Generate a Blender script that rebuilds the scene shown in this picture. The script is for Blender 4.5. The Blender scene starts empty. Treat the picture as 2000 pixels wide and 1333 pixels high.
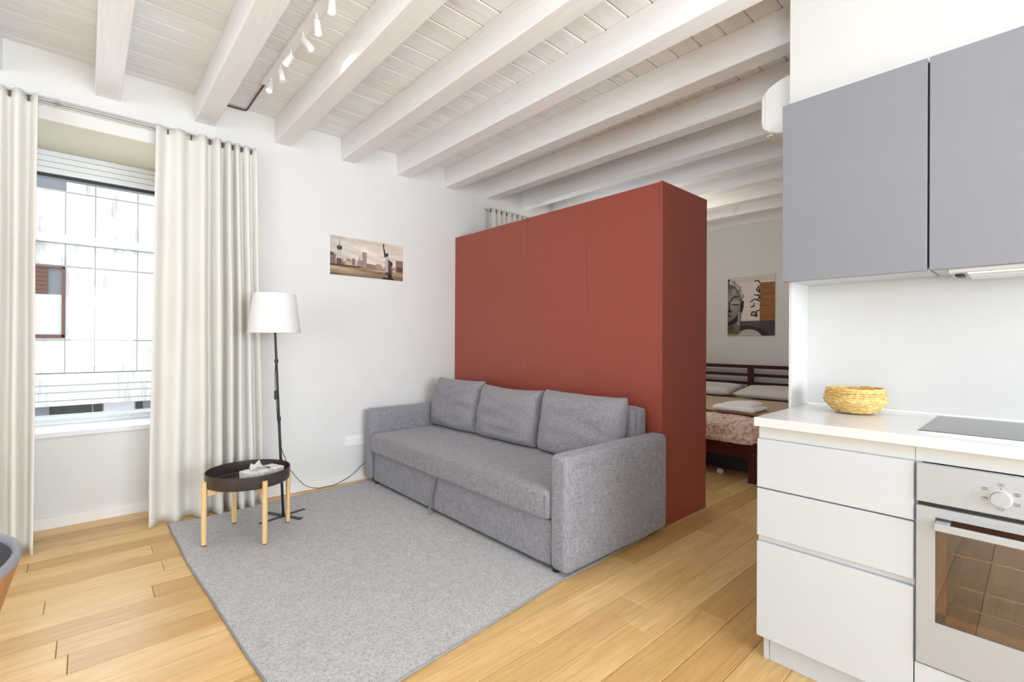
import bpy, bmesh, math, random
import numpy as np
from mathutils import Vector, Matrix, noise
random.seed(4)
SC = bpy.context.scene
COL = SC.collection
PI = math.pi

# ------------------------------------------------------------------ camera
cam = bpy.data.objects.new('camera', bpy.data.cameras.new('camera'))
COL.objects.link(cam)
yaw, pitch, roll = math.radians(48.0548), math.radians(0.1237), math.radians(0.3253)
fw = Vector((math.cos(pitch)*math.cos(yaw), math.cos(pitch)*math.sin(yaw), math.sin(pitch)))
rt = Vector((math.sin(yaw), -math.cos(yaw), 0)); up = rt.cross(fw)
r2 = rt*math.cos(roll)+up*math.sin(roll); u2 = -rt*math.sin(roll)+up*math.cos(roll)
M = Matrix((r2, u2, -fw)).transposed().to_4x4(); M.translation = Vector((0, 0, 1.18))
cam.matrix_world = M
cam.data.sensor_width = 36; cam.data.lens = 927.09/2000*36
cam.data.clip_start = 0.02
SC.camera = cam

# ------------------------------------------------------------------ world, sun, daylight, exposure
W = bpy.data.worlds.new('sky'); SC.world = W; W.use_nodes = True
wn = W.node_tree.nodes; wl = W.node_tree.links
bg = wn['Background']; bg.inputs['Strength'].default_value = 2.2
tc = wn.new('ShaderNodeTexCoord'); gr = wn.new('ShaderNodeSeparateXYZ'); rp = wn.new('ShaderNodeValToRGB')
wl.new(tc.outputs['Generated'], gr.inputs[0]); wl.new(gr.outputs['Z'], rp.inputs[0]); wl.new(rp.outputs[0], bg.inputs['Color'])
rp.color_ramp.elements[0].color = (0.95, 0.96, 1, 1); rp.color_ramp.elements[1].color = (0.72, 0.83, 1, 1)
def lamp(name, kind, loc, energy, color=(1, 1, 1), direction=None, **kw):
    d = bpy.data.lights.new(name, kind); d.energy = energy; d.color = color
    for k, v in kw.items(): setattr(d, k, v)
    o = bpy.data.objects.new(name, d); COL.objects.link(o); o.location = loc
    if direction: o.rotation_euler = Vector(direction).to_track_quat('-Z', 'Y').to_euler()
    return o
lamp('sun', 'SUN', (0, 0, 9), 1.7, (1, 0.96, 0.9), (0.25, 0.55, -0.9), angle=math.radians(2))
DAY = (0.825, 0.93, 1.02)
# daylight entering by the windows behind the camera and by the two windows of the left wall
lamp('daylight_near', 'AREA', (-4.23, -1.0, 1.45), 135, DAY, (1, 0.25, 0.8), shape='RECTANGLE', size=3.6, size_y=2.2)
lamp('daylight_rear', 'AREA', (1.1, -3.63, 1.5), 310, DAY, (-0.05, 1, 0.85), shape='RECTANGLE', size=2.6, size_y=2.1)
lamp('daylight_window', 'AREA', (0.07, 4.62, 1.45), 14, DAY, (0, -1, 0), shape='RECTANGLE', size=0.7, size_y=1.6)
lamp('daylight_bedroom', 'AREA', (3.85, 4.62, 1.45), 60, DAY, (0, -1, -0.2), shape='RECTANGLE', size=0.9, size_y=1.6)
lamp('bedroom_fill', 'POINT', (4.7, 2.75, 2.25), 17, (1, 0.90, 0.76), shadow_soft_size=0.15)  # unseen warm fill added behind the wardrobe to lift the dark bedroom
lamp('bounce_fill', 'AREA', (0.05, -0.35, 1.75), 26, (0.95, 0.97, 1.0), (0.32, 0.30, 1), shape='DISK', size=0.5)  # flash-like fill added by the camera to brighten the ceiling
vs = SC.view_settings
vs.view_transform = 'Standard'; vs.look = 'None'; vs.gamma = 1; vs.use_curve_mapping = False
vs.exposure = -0.17
SC.cycles.max_bounces = 10; SC.cycles.diffuse_bounces = 6; SC.cycles.transparent_max_bounces = 12

# ------------------------------------------------------------------ materials
def srgb(r, g, b):
    f = lambda c: (c/255/12.92 if c/255 <= 0.04045 else ((c/255+0.055)/1.055)**2.4)
    return (f(r), f(g), f(b), 1)
class N:
    def __init__(s, name):
        s.m = bpy.data.materials.new(name); s.m.use_nodes = True
        s.t = s.m.node_tree; s.b = s.t.nodes['Principled BSDF']
    def n(s, typ, **kw):
        x = s.t.nodes.new('ShaderNode'+typ)
        for k, v in kw.items(): setattr(x, k, v)
        return x
    def l(s, a, b): s.t.links.new(a, b)
    def coord(s, scale=(1, 1, 1), rnd=False):
        t = s.n('TexCoord'); mp = s.n('Mapping'); mp.inputs['Scale'].default_value = scale
        s.l(t.outputs['Object'], mp.inputs['Vector'])
        if rnd:
            oi = s.n('ObjectInfo'); mu = s.n('Math', operation='MULTIPLY'); mu.inputs[1].default_value = 37.0
            s.l(oi.outputs['Random'], mu.inputs[0]); cx = s.n('CombineXYZ')
            for i in range(3): s.l(mu.outputs[0], cx.inputs[i])
            s.l(cx.outputs[0], mp.inputs['Location'])
        return mp.outputs[0]
    def noise(s, vec, scale=5, detail=3, rough=0.5, dist=0):
        x = s.n('TexNoise'); s.l(vec, x.inputs['Vector'])
        x.inputs['Scale'].default_value = scale; x.inputs['Detail'].default_value = detail
        x.inputs['Roughness'].default_value = rough; x.inputs['Distortion'].default_value = dist
        return x.outputs['Fac']
    def ramp(s, fac, *stops):
        r = s.n('ValToRGB'); e = r.color_ramp.elements
        e[0].position, e[0].color = stops[0]; e[1].position, e[1].color = stops[-1]
        for p, c in stops[1:-1]:
            q = e.new(p); q.color = c
        s.l(fac, r.inputs[0]); return r.outputs[0]
    def mix(s, fac, a, b, mode='MIX'):
        x = s.n('Mix', data_type='RGBA', blend_type=mode)
        if isinstance(fac, (int, float)): x.inputs[0].default_value = fac
        else: s.l(fac, x.inputs[0])
        for i, v in ((6, a), (7, b)):
            if isinstance(v, tuple): x.inputs[i].default_value = v
            else: s.l(v, x.inputs[i])
        return x.outputs[2]
    def math(s, op, a, b=0.0):
        x = s.n('Math', operation=op)
        for i, v in ((0, a), (1, b)):
            if isinstance(v, (int, float)): x.inputs[i].default_value = v
            else: s.l(v, x.inputs[i])
        return x.outputs[0]
    def color(s, c):
        if isinstance(c, tuple): s.b.inputs['Base Color'].default_value = c
        else: s.l(c, s.b.inputs['Base Color'])
        return s
    def set(s, rough=0.5, metal=0.0, spec=0.5, sheen=0.0, coat=0.0):
        s.b.inputs['Roughness'].default_value = rough; s.b.inputs['Metallic'].default_value = metal
        s.b.inputs['Specular IOR Level'].default_value = spec
        s.b.inputs['Sheen Weight'].default_value = sheen; s.b.inputs['Coat Weight'].default_value = coat
        return s
    def bump(s, h, strength=0.2, dist=0.01):
        x = s.n('Bump'); x.inputs['Strength'].default_value = strength; x.inputs['Distance'].default_value = dist
        s.l(h, x.inputs['Height']); s.l(x.outputs[0], s.b.inputs['Normal']); return s

def plain(name, c, rough=0.5, metal=0.0, spec=0.5, grain=0.0, gscale=40, **kw):
    k = N(name)
    if grain:
        v = k.coord(); f = k.noise(v, gscale, 4)
        lo = tuple(x*(1-grain) for x in c[:3])+(1,); hi = tuple(min(1, x*(1+grain)) for x in c[:3])+(1,)
        k.color(k.ramp(f, (0.3, lo), (0.7, hi)))
        k.bump(f, 0.08, 0.002)
    else: k.color(c)
    k.set(rough, metal, spec, **kw); return k.m

M_ = {}
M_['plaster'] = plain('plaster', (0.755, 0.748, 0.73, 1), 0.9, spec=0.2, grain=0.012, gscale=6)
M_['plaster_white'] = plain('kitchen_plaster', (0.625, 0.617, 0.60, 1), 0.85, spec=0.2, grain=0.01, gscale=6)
M_['skirting'] = plain('skirting_paint', (0.84, 0.835, 0.82, 1), 0.5, grain=0.01)
M_['white_lacquer'] = plain('white_lacquer', (0.585, 0.615, 0.65, 1), 0.28, grain=0.005, gscale=3)
M_['white_top'] = plain('white_laminate', (0.72, 0.72, 0.725, 1), 0.22, grain=0.005, gscale=3)
M_['white_plastic'] = plain('white_plastic', (0.88, 0.885, 0.89, 1), 0.35, grain=0.006)
M_['grip'] = plain('grip_profile', (0.66, 0.66, 0.63, 1), 0.5, grain=0.01)
M_['grey_front'] = plain('grey_matt_laminate', srgb(131, 133, 139), 0.48, spec=0.4, grain=0.02, gscale=5)
M_['black'] = plain('black_painted_steel', (0.012, 0.011, 0.011, 1), 0.4, grain=0.1)
M_['black_plastic'] = plain('black_plastic', (0.02, 0.02, 0.02, 1), 0.5, grain=0.1)
M_['tray'] = plain('dark_tray_steel', srgb(62, 53, 50), 0.38, spec=0.6, grain=0.15, gscale=20)
M_['chrome'] = plain('chrome', (0.8, 0.8, 0.8, 1), 0.15, 1.0, grain=0.01)
M_['seal'] = plain('dark_seam', (0.05, 0.03, 0.03, 1), 0.8, grain=0.1)
M_['hob'] = plain('hob_glass', (0.05, 0.05, 0.05, 1), 0.06, spec=0.6, grain=0.05)
M_['cable'] = plain('brown_cable', srgb(88, 62, 52), 0.5, grain=0.05)
M_['frame_white'] = plain('window_frame_white', (0.80, 0.81, 0.82, 1), 0.35, grain=0.006)
M_['soffit'] = plain('soffit_shade_tint', srgb(214, 205, 186), 0.9, spec=0.2, grain=0.015, gscale=4)  # beige puts the shade under the niche head into the colour

def wood(name, a, b, dark, axis=0, tone=0.12, rough=0.42, knots=True, ring=1.0, fl_=(0.86, 0.82, 0.76, 1)):
    k = N(name); sc = [6, 6, 6]; sc[axis] = 0.9
    v = k.coord(tuple(sc), rnd=True)
    g1 = k.noise(v, 3.2*ring, 6, 0.62, 1.2)
    sc2 = [70, 70, 70]; sc2[axis] = 2.2
    v2 = k.coord(tuple(sc2), rnd=True); g2 = k.noise(v2, 1.2, 3, 0.6)
    base = k.ramp(g1, (0.28, a), (0.72, b))
    fine = k.ramp(g2, (0.35, fl_), (0.65, (1, 1, 1, 1)))
    c = k.mix(0.75, base, fine, 'MULTIPLY')
    oi = k.n('ObjectInfo')
    tn = k.ramp(oi.outputs['Random'], (0.0, (1-tone, 1-tone*1.5, 1-tone*2.2, 1)), (0.5, (1, 1, 1, 1)), (1.0, (1+tone*0.6, 1+tone*0.55, 1+tone*0.7, 1)))
    c = k.mix(1.0, c, tn, 'MULTIPLY')
    if knots:
        sk = [7, 7, 7]; sk[axis] = 1.6
        v3 = k.coord(tuple(sk), rnd=True); n3 = k.noise(v3, 1.0, 2, 0.5, 0.6)
        kf = k.ramp(n3, (0.70, (0, 0, 0, 1)), (0.79, (0.75, 0.75, 0.75, 1)))
        c = k.mix(kf, c, dark)
    k.color(c); k.set(rough, spec=0.4); k.bump(g2, 0.12, 0.001)
    return k.m
M_['oak'] = wood('oak_floor', srgb(212, 172, 108), srgb(230, 197, 144), srgb(112, 76, 44), 0, 0.19, 0.36, True, fl_=(0.84, 0.79, 0.72, 1))
M_['beech'] = wood('beech_leg', srgb(226, 188, 132), srgb(236, 204, 154), srgb(190, 140, 90), 2, 0.02, 0.5, False)
M_['plywood'] = wood('chair_plywood', srgb(170, 118, 72), srgb(190, 138, 88), srgb(120, 80, 50), 2, 0.02, 0.45, False)
M_['beam'] = wood('whitewashed_beam', (0.86, 0.87, 0.885, 1), (0.92, 0.93, 0.945, 1), (0.70, 0.66, 0.62, 1), 1, 0.02, 0.7, True, fl_=(0.95, 0.945, 0.94, 1))
M_['plank'] = wood('whitewashed_plank', (0.80, 0.80, 0.80, 1), (0.90, 0.905, 0.91, 1), (0.66, 0.61, 0.56, 1), 0, 0.03, 0.75, True, fl_=(0.93, 0.92, 0.91, 1))
M_['mahogany'] = wood('mahogany_stain', srgb(58, 20, 22), srgb(84, 32, 32), srgb(40, 12, 12), 1, 0.02, 0.35, False)

k = N('red_laminate'); v = k.coord(); n1 = k.noise(v, 260, 2); n2 = k.noise(v, 1.3, 2)
c = k.ramp(n1, (0.3, srgb(148, 68, 55)), (0.7, srgb(162, 82, 67)))
k.color(c); k.set(0.42, spec=0.45); k.bump(n1, 0.12, 0.0008); M_['red'] = k.m
k = N('red_edge'); v = k.coord(); k.color(k.ramp(k.noise(v, 60), (0.3, srgb(112, 34, 26)), (0.7, srgb(122, 40, 30)))); k.set(0.4); M_['red_edge'] = k.m

def fabric(name, dark, mid, light, sc=1.0, bumpd=0.0015):
    k = N(name)
    a_ = k.noise(k.coord((420*sc, 26*sc, 420*sc)), 1, 2, 0.6)
    h = k.noise(k.coord((26*sc, 420*sc, 420*sc)), 1, 2, 0.6); w = k.noise(k.coord((420*sc, 420*sc, 24*sc)), 1, 2, 0.6)
    v3 = k.coord((9, 9, 9)); big = k.noise(v3, 1, 3)
    s = k.math('ADD', k.math('ADD', h, w), a_); s = k.math('MULTIPLY', s, 0.3333)
    c = k.ramp(s, (0.39, dark), (0.5, mid), (0.61, light))
    c = k.mix(0.25, c, k.ramp(big, (0.3, (0.82, 0.82, 0.84, 1)), (0.7, (1, 1, 1, 1))), 'MULTIPLY')
    k.color(c); k.set(0.92, spec=0.15, sheen=0.25); k.bump(s, 0.35, bumpd); return k.m
M_['sofa'] = fabric('grey_sofa_weave', srgb(110, 108, 114), srgb(142, 140, 147), srgb(176, 174, 182))
M_['strap'] = fabric('grey_strap', srgb(150, 150, 156), srgb(176, 176, 182), srgb(196, 196, 202))
k = N('curtain_cloth'); v = k.coord((300, 300, 300)); f = k.noise(v, 1, 2); v2 = k.coord((2, 2, 1)); f2 = k.noise(v2, 1, 2)
k.color(k.ramp(f2, (0.3, srgb(230, 227, 220)), (0.7, srgb(238, 236, 230)))); k.set(0.8, spec=0.2, sheen=0.15); k.bump(f, 0.1, 0.0008)
tr = k.n('BsdfTranslucent'); tr.inputs['Color'].default_value = srgb(228, 226, 220); mx = k.n('MixShader'); mx.inputs[0].default_value = 0.12
out = k.t.nodes['Material Output']; k.l(k.b.outputs[0], mx.inputs[1]); k.l(tr.outputs[0], mx.inputs[2]); k.l(mx.outputs[0], out.inputs['Surface']); M_['curtain'] = k.m

k = N('flatwoven_rug'); v = k.coord((1, 1, 1))
w1 = k.n('TexWave', wave_type='BANDS', bands_direction='Y'); k.l(v, w1.inputs[0]); w1.inputs['Scale'].default_value = 38; w1.inputs['Distortion'].default_value = 1.0; w1.inputs['Detail Scale'].default_value = 6
w2 = k.n('TexWave', wave_type='BANDS', bands_direction='X'); k.l(v, w2.inputs[0]); w2.inputs['Scale'].default_value = 50; w2.inputs['Distortion'].default_value = 1.0
n1 = k.noise(v, 90, 2, 0.6); n2 = k.noise(v, 22, 3, 0.6)
h = k.math('MULTIPLY', w1.outputs['Fac'], w2.outputs['Fac'])
s = k.math('ADD', k.math('MULTIPLY', h, 0.35), k.math('ADD', k.math('MULTIPLY', n1, 0.55), k.math('MULTIPLY', n2, 0.18)))
k.color(k.ramp(s, (0.28, srgb(152, 152, 152)), (0.48, srgb(191, 191, 192)), (0.68, srgb(218, 218, 219)))); k.set(0.95, spec=0.1); k.bump(s, 0.5, 0.002); M_['rug'] = k.m
M_['rug_edge'] = plain('rug_binding', srgb(150, 148, 150), 0.95, spec=0.1, grain=0.1, gscale=120)

k = N('brushed_steel'); v = k.coord((300, 3, 300)); f = k.noise(v, 1, 2); v2 = k.coord((400, 400, 400)); f2 = k.noise(v2, 1, 1)
k.color(k.ramp(f2, (0.3, (0.42, 0.435, 0.455, 1)), (0.7, (0.48, 0.495, 0.515, 1)))); k.set(0.42, 0.25, 0.5); k.bump(f, 0.06, 0.0005); M_['steel'] = k.m

def glass(name, tint=(0.96, 0.98, 0.98, 1), refl=0.08):
    k = N(name); t = k.n('BsdfTransparent'); t.inputs[0].default_value = tint
    g = k.n('BsdfGlossy'); g.inputs['Roughness'].default_value = 0.02
    lw = k.n('LayerWeight'); lw.inputs[0].default_value = 0.25
    fac = k.math('ADD', k.math('MULTIPLY', lw.outputs['Fresnel'], 0.7), refl)
    mx = k.n('MixShader'); k.l(fac, mx.inputs[0]); k.l(t.outputs[0], mx.inputs[1]); k.l(g.outputs[0], mx.inputs[2])
    k.l(mx.outputs[0], k.t.nodes['Material Output'].inputs['Surface']); return k.m
M_['glass'] = glass('window_glass', refl=0.0)
M_['oven_glass'] = glass('oven_glass', (0.84, 0.74, 0.64, 1), 0.10)
M_['cavity'] = plain('oven_cavity', srgb(120, 92, 66), 0.5, grain=0.25, gscale=14)

k = N('lamp_shade'); k.color((0.92, 0.92, 0.94, 1)); v = k.coord((200, 200, 200)); k.bump(k.noise(v, 1, 1), 0.05, 0.0005); k.set(0.7, spec=0.2)
tr = k.n('BsdfTranslucent'); tr.inputs['Color'].default_value = (0.95, 0.95, 0.96, 1); mx = k.n('MixShader'); mx.inputs[0].default_value = 0.3
k.l(k.b.outputs[0], mx.inputs[1]); k.l(tr.outputs[0], mx.inputs[2]); k.l(mx.outputs[0], k.t.nodes['Material Output'].inputs['Surface']); M_['shade'] = k.m

def emit(name, c, s):
    k = N(name); e = k.n('Emission'); e.inputs[0].default_value = c; e.inputs[1].default_value = s
    k.l(e.outputs[0], k.t.nodes['Material Output'].inputs['Surface']); return k.m
M_['bulb'] = emit('spot_bulb', (1, 0.82, 0.55, 1), 22)

k = N('seagrass_weave'); v = k.coord(); sep = k.n('SeparateXYZ'); k.l(v, sep.inputs[0])
n1 = k.noise(v, 70, 4, 0.7); n2 = k.noise(k.coord((60, 60, 260)), 1, 3, 0.7)
s = k.math('ADD', k.math('MULTIPLY', n1, 0.5), k.math('MULTIPLY', n2, 0.5))
k.color(k.ramp(s, (0.30, srgb(140, 98, 42)), (0.46, srgb(206, 166, 92)), (0.62, srgb(236, 208, 146)))); k.set(0.7); k.bump(s, 0.6, 0.004); M_['straw'] = k.m

k = N('chenille_bedspread'); v = k.coord()
vo = k.n('TexVoronoi'); k.l(k.coord((34, 34, 34)), vo.inputs['Vector']); vo.inputs['Scale'].default_value = 1.0
n = k.noise(v, 16, 4, 0.7); s = k.math('ADD', k.math('MULTIPLY', vo.outputs['Distance'], 0.6), k.math('MULTIPLY', n, 0.6))
k.color(k.ramp(s, (0.34, srgb(248, 238, 228)), (0.58, srgb(238, 212, 194)), (0.86, srgb(206, 146, 120)))); k.set(0.95, spec=0.1); k.bump(s, 0.8, 0.02); M_['chenille'] = k.m
k = N('striped_blanket'); v = k.coord(); wv = k.n('TexWave', wave_type='BANDS', bands_direction='X'); k.l(v, wv.inputs[0]); wv.inputs['Scale'].default_value = 5.0; wv.inputs['Distortion'].default_value = 0.6
k.color(k.ramp(wv.outputs['Fac'], (0.2, srgb(176, 142, 116)), (0.6, srgb(216, 198, 176)))); k.set(0.95, spec=0.1); M_['stripe'] = k.m
M_['linen'] = plain('bed_linen', srgb(222, 218, 215), 0.9, spec=0.1, grain=0.03, gscale=8)
M_['towel'] = plain('towel_cotton', srgb(250, 248, 246), 0.95, spec=0.1, grain=0.03, gscale=90)
k = N('tissue_box_print'); v = k.coord((38, 38, 38)); n = k.noise(v, 1, 3, 0.7); n2 = k.noise(k.coord((23, 23, 23)), 1.4, 2)
c = k.ramp(n, (0.40, (0.86, 0.84, 0.80, 1)), (0.52, (0.86, 0.84, 0.80, 1)), (0.56, srgb(170, 200, 186)), (0.61, srgb(226, 226, 214)))
c = k.mix(k.ramp(n2, (0.56, (0, 0, 0, 1)), (0.60, (0.8, 0.8, 0.8, 1))), c, srgb(226, 190, 176)); k.color(c); k.set(0.6); M_['tissue_box'] = k.m
M_['tissue'] = plain('tissue_paper', (0.88, 0.88, 0.88, 1), 0.9, grain=0.02)
M_['seat_grey'] = plain('chair_grey_pad', srgb(76, 76, 84), 0.6, grain=0.06, gscale=60)
M_['rim_grey'] = plain('chair_grey_rim', srgb(140, 142, 150), 0.5, grain=0.03)

k = N('facade_concrete'); v = k.coord((1.5, 1.5, 0.5)); n = k.noise(v, 2, 5, 0.7); n2 = k.noise(k.coord((9, 9, 0.8)), 1, 3, 0.7)
s = k.math('ADD', k.math('MULTIPLY', n, 0.5), k.math('MULTIPLY', n2, 0.5))
k.color(k.ramp(s, (0.36, (0.42, 0.40, 0.37, 1)), (0.50, (0.74, 0.72, 0.70, 1)))); k.set(0.9); M_['concrete'] = k.m
M_['joint'] = plain('facade_joint', (0.55, 0.54, 0.52, 1), 0.9, grain=0.1)
M_['brown_shutter'] = plain('brown_shutter', srgb(112, 76, 62), 0.7, grain=0.05)
M_['ext_pane'] = plain('exterior_pane', srgb(120, 122, 128), 0.3, spec=0.8, grain=0.1, gscale=3)
M_['blind'] = plain('exterior_blind', (0.66, 0.67, 0.70, 1), 0.8, grain=0.04)
M_['dark_ext'] = plain('dark_opening', srgb(52, 54, 56), 0.5, grain=0.4, gscale=3)
M_['rail'] = plain('railing_paint', (0.45, 0.45, 0.46, 1), 0.5, grain=0.02)

def print_mat():
    k = N('printed_paper'); a = k.n('Attribute'); a.attribute_name = 'print'
    k.color(a.outputs['Color']); k.set(0.55, spec=0.3); return k.m
M_['print'] = print_mat()

# ------------------------------------------------------------------ mesh helpers
def box_bm(x0, x1, y0, y1, z0, z1, bev=0.0, seg=1, bm=None):
    b = bmesh.new() if bm is None else bm
    vs_ = [b.verts.new((x, y, z)) for x in (x0, x1) for y in (y0, y1) for z in (z0, z1)]
    F = [(0, 1, 3, 2), (4, 6, 7, 5), (0, 4, 5, 1), (2, 3, 7, 6), (0, 2, 6, 4), (1, 5, 7, 3)]
    fs = [b.faces.new([vs_[i] for i in f]) for f in F]
    if bev:
        es = list({e for f in fs for e in f.edges})
        bmesh.ops.bevel(b, geom=es, offset=bev, segments=seg, profile=0.5, affect='EDGES')
    return b
def cyl_bm(p0, p1, r0, r1=None, seg=20, bm=None, cap=True):
    b = bmesh.new() if bm is None else bm
    r1 = r0 if r1 is None else r1
    p0 = Vector(p0); p1 = Vector(p1); d = (p1-p0).normalized()
    a = d.orthogonal().normalized(); c = d.cross(a)
    R0 = []; R1 = []
    for i in range(seg):
        t = 2*PI*i/seg; o = a*math.cos(t)+c*math.sin(t)
        R0.append(b.verts.new(p0+o*r0)); R1.append(b.verts.new(p1+o*r1))
    for i in range(seg):
        j = (i+1) % seg; b.faces.new((R0[i], R0[j], R1[j], R1[i]))
    if cap: b.faces.new(R0[::-1]); b.faces.new(R1)
    return b
def lathe_bm(c, prof, seg=48, bm=None, close=False):
    b = bmesh.new() if bm is None else bm
    rings = []
    for r, z in prof:
        if r < 1e-6: rings.append([b.verts.new((c[0], c[1], c[2]+z))])
        else: rings.append([b.verts.new((c[0]+r*math.cos(2*PI*i/seg), c[1]+r*math.sin(2*PI*i/seg), c[2]+z)) for i in range(seg)])
    pairs = list(zip(rings, rings[1:]))
    if close: pairs.append((rings[-1], rings[0]))
    for A, B in pairs:
        for i in range(seg):
            j = (i+1) % seg
            if len(A) == 1 and len(B) == 1: continue
            if len(A) == 1: b.faces.new((A[0], B[j], B[i]))
            elif len(B) == 1: b.faces.new((A[i], A[j], B[0]))
            else: b.faces.new((A[i], A[j], B[j], B[i]))
    return b
def tube_bm(pts, r, seg=8, bm=None, smooth=6):
    P = [Vector(p) for p in pts]
    if smooth and len(P) > 2:                       # catmull-rom
        Q = []
        for i in range(len(P)-1):
            a = P[max(i-1, 0)]; b_ = P[i]; c = P[i+1]; d = P[min(i+2, len(P)-1)]
            for s in range(smooth):
                t = s/smooth
                Q.append(0.5*((2*b_)+(c-a)*t+(2*a-5*b_+4*c-d)*t*t+(3*b_-a-3*c+d)*t**3))
        Q.append(P[-1]); P = Q
    b = bmesh.new() if bm is None else bm
    prev = None; first = None; ref = Vector((0.31, 0.17, 0.93))
    for i, p in enumerate(P):
        d = (P[min(i+1, len(P)-1)]-P[max(i-1, 0)]).normalized()
        a = (ref-d*ref.dot(d)).normalized(); c = d.cross(a); ref = a
        ring = [b.verts.new(p+(a*math.cos(2*PI*k/seg)+c*math.sin(2*PI*k/seg))*r) for k in range(seg)]
        if prev:
            for k in range(seg): b.faces.new((prev[k], prev[(k+1) % seg], ring[(k+1) % seg], ring[k]))
        else: first = ring
        prev = ring
    b.faces.new(first[::-1]); b.faces.new(prev); return b
def smooth(b, ang=40):
    for f in b.faces: f.smooth = True
    b.normal_update()
    for e in b.edges:
        if len(e.link_faces) == 2 and e.calc_face_angle(0) > math.radians(ang): e.smooth = False
    return b
ROOT = {}
def obj(name, bm, mat, parent=None, sm=False, mods=None):
    """link a bmesh given in world coordinates as one object; children keep their thing's origin"""
    bmesh.ops.recalc_face_normals(bm, faces=bm.faces)
    if sm: smooth(bm, sm if sm is not True else 40)
    me = bpy.data.meshes.new(name); 
    if parent is not None:
        o0 = ROOT[parent.name]
    else:
        xs = [v.co for v in bm.verts]
        o0 = Vector(((min(v.x for v in xs)+max(v.x for v in xs))/2, (min(v.y for v in xs)+max(v.y for v in xs))/2, min(v.z for v in xs)))
    for v in bm.verts: v.co -= o0
    bm.to_mesh(me); bm.free()
    me.materials.append(M_[mat])
    o = bpy.data.objects.new(name, me); COL.objects.link(o)
    if parent is not None: o.parent = parent
    else: o.location = o0
    ROOT[o.name] = o0
    if mods: mods(o)
    return o
def tag(o, label, cat, group=None, kind=None):
    if label: o['label'] = label
    if cat: o['category'] = cat
    if group: o['group'] = group
    if kind: o['kind'] = kind
    return o
def thing(name, loc, label, cat, group=None, kind=None):
    o = bpy.data.objects.new(name, None); COL.objects.link(o); o.location = loc
    o.empty_display_size = 0.05; ROOT[o.name] = Vector(loc)
    return tag(o, label, cat, group, kind)
def struct(name, bm, mat, label, cat, sm=False):
    return tag(obj(name, bm, mat, None, sm), label, cat, None, 'structure')
def boxes(lst, bev=0.0):
    b = bmesh.new()
    for q in lst: box_bm(*q, bev=bev, bm=b)
    return b

# ------------------------------------------------------------------ dimensions (metres)
YW, YN, YG = 3.882, 4.137, 4.50      # left wall face, niche back, window plane
ZC, ZB = 2.865, 2.682                # ceiling boards, beam undersides
XF, XL, YR = 6.19, -4.2, -3.6        # far wall, near wall, rear wall
XS, XBK, YS = 2.25, 2.46, 0.7125     # kitchen side panel front, backsplash, side panel face

# ------------------------------------------------------------------ floor: separate oak boards
fl = thing('floor', (0, 0, 0), 'honey oak plank floor running toward the far wall', 'floor', kind='structure')
sub = obj('subfloor', boxes([(XL-0.1, XF+0.1, YR-0.1, YN+0.02, -0.06, -0.016)]), 'seal', fl)
known = {3: [1.703], 4: [1.866], 2: [2.023], 6: [2.18], 5: [1.324]}   # butt joints that show
rowy = 0.879-2*0.141
rows = int((YN-YR)/0.141)+2
for r in range(-32, 26):
    y0 = rowy+r*0.141; y1 = y0+0.141
    if y1 < YR-0.05 or y0 > YN+0.02: continue
    y1c = min(y1, YN+0.01)
    if y1c-y0 < 0.01: continue
    L = []
    anchor = known.get(r, [random.uniform(0.0, 2.0)])[0]
    x = anchor
    while x > XL: L.append(x); x -= random.uniform(1.55, 2.1)
    x = anchor+random.uniform(1.55, 2.1)
    while x < XF: L.append(x); x += random.uniform(1.55, 2.1)
    L = sorted(L); L = [XL]+[q for q in L if -1.0 < q < XF-0.2 and y1 > -0.3]+[XF]
    for a, c in zip(L, L[1:]):
        b = bmesh.new(); g = 0.0008
        A = [b.verts.new(p) for p in ((a+g, y0+g, -0.0015), (c-g, y0+g, -0.0015), (c-g, y1c-g, -0.0015), (a+g, y1c-g, -0.0015))]
        B = [b.verts.new(p) for p in ((a+g+.002, y0+g+.002, 0), (c-g-.002, y0+g+.002, 0), (c-g-.002, y1c-g-.002, 0), (a+g+.002, y1c-g-.002, 0))]
        D = [b.verts.new((v.co.x, v.co.y, -0.016)) for v in A]
        b.faces.new(B); b.faces.new(D[::-1])
        for i in range(4):
            j = (i+1) % 4; b.faces.new((A[i], A[j], B[j], B[i])); b.faces.new((D[i], D[j], A[j], A[i]))
        obj('floorboard', b, 'oak', fl)

# ------------------------------------------------------------------ ceiling: boards and beams
ce = thing('ceiling', (0, 0, ZC), 'whitewashed timber ceiling with boards resting on heavy beams', 'ceiling', kind='structure')
obj('roof_deck', boxes([(XL-0.2, XF+0.3, YR-0.2, 5.2, ZC+0.03, ZC+0.35)]), 'seal', ce)
for r in range(0, 56):
    y1 = 3.96-0.1405*r+0.001; y0 = y1-0.1405
    if y1 < YR: break
    cut = [XL, random.choice([-0.41, 0.61, 2.14, 3.67, 4.7]), XF]
    for a, c in zip(cut, cut[1:]):
        b = bmesh.new(); ch = 0.006; g = 0.0015
        A = [b.verts.new(p) for p in ((a+g, y0+g, ZC+ch), (c-g, y0+g, ZC+ch), (c-g, y1-g, ZC+ch), (a+g, y1-g, ZC+ch))]
        B = [b.verts.new(p) for p in ((a+g, y0+g+ch, ZC), (c-g, y0+g+ch, ZC), (c-g, y1-g-ch, ZC), (a+g, y1-g-ch, ZC))]
        D = [b.verts.new((v.co.x, v.co.y, ZC+0.024)) for v in A]
        b.faces.new(B); b.faces.new(D[::-1])
        for i in range(4):
            j = (i+1) % 4; b.faces.new((A[i], A[j], B[j], B[i])); b.faces.new((D[i], D[j], A[j], A[i]))
        obj('ceiling_board', b, 'plank', ce)
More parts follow.
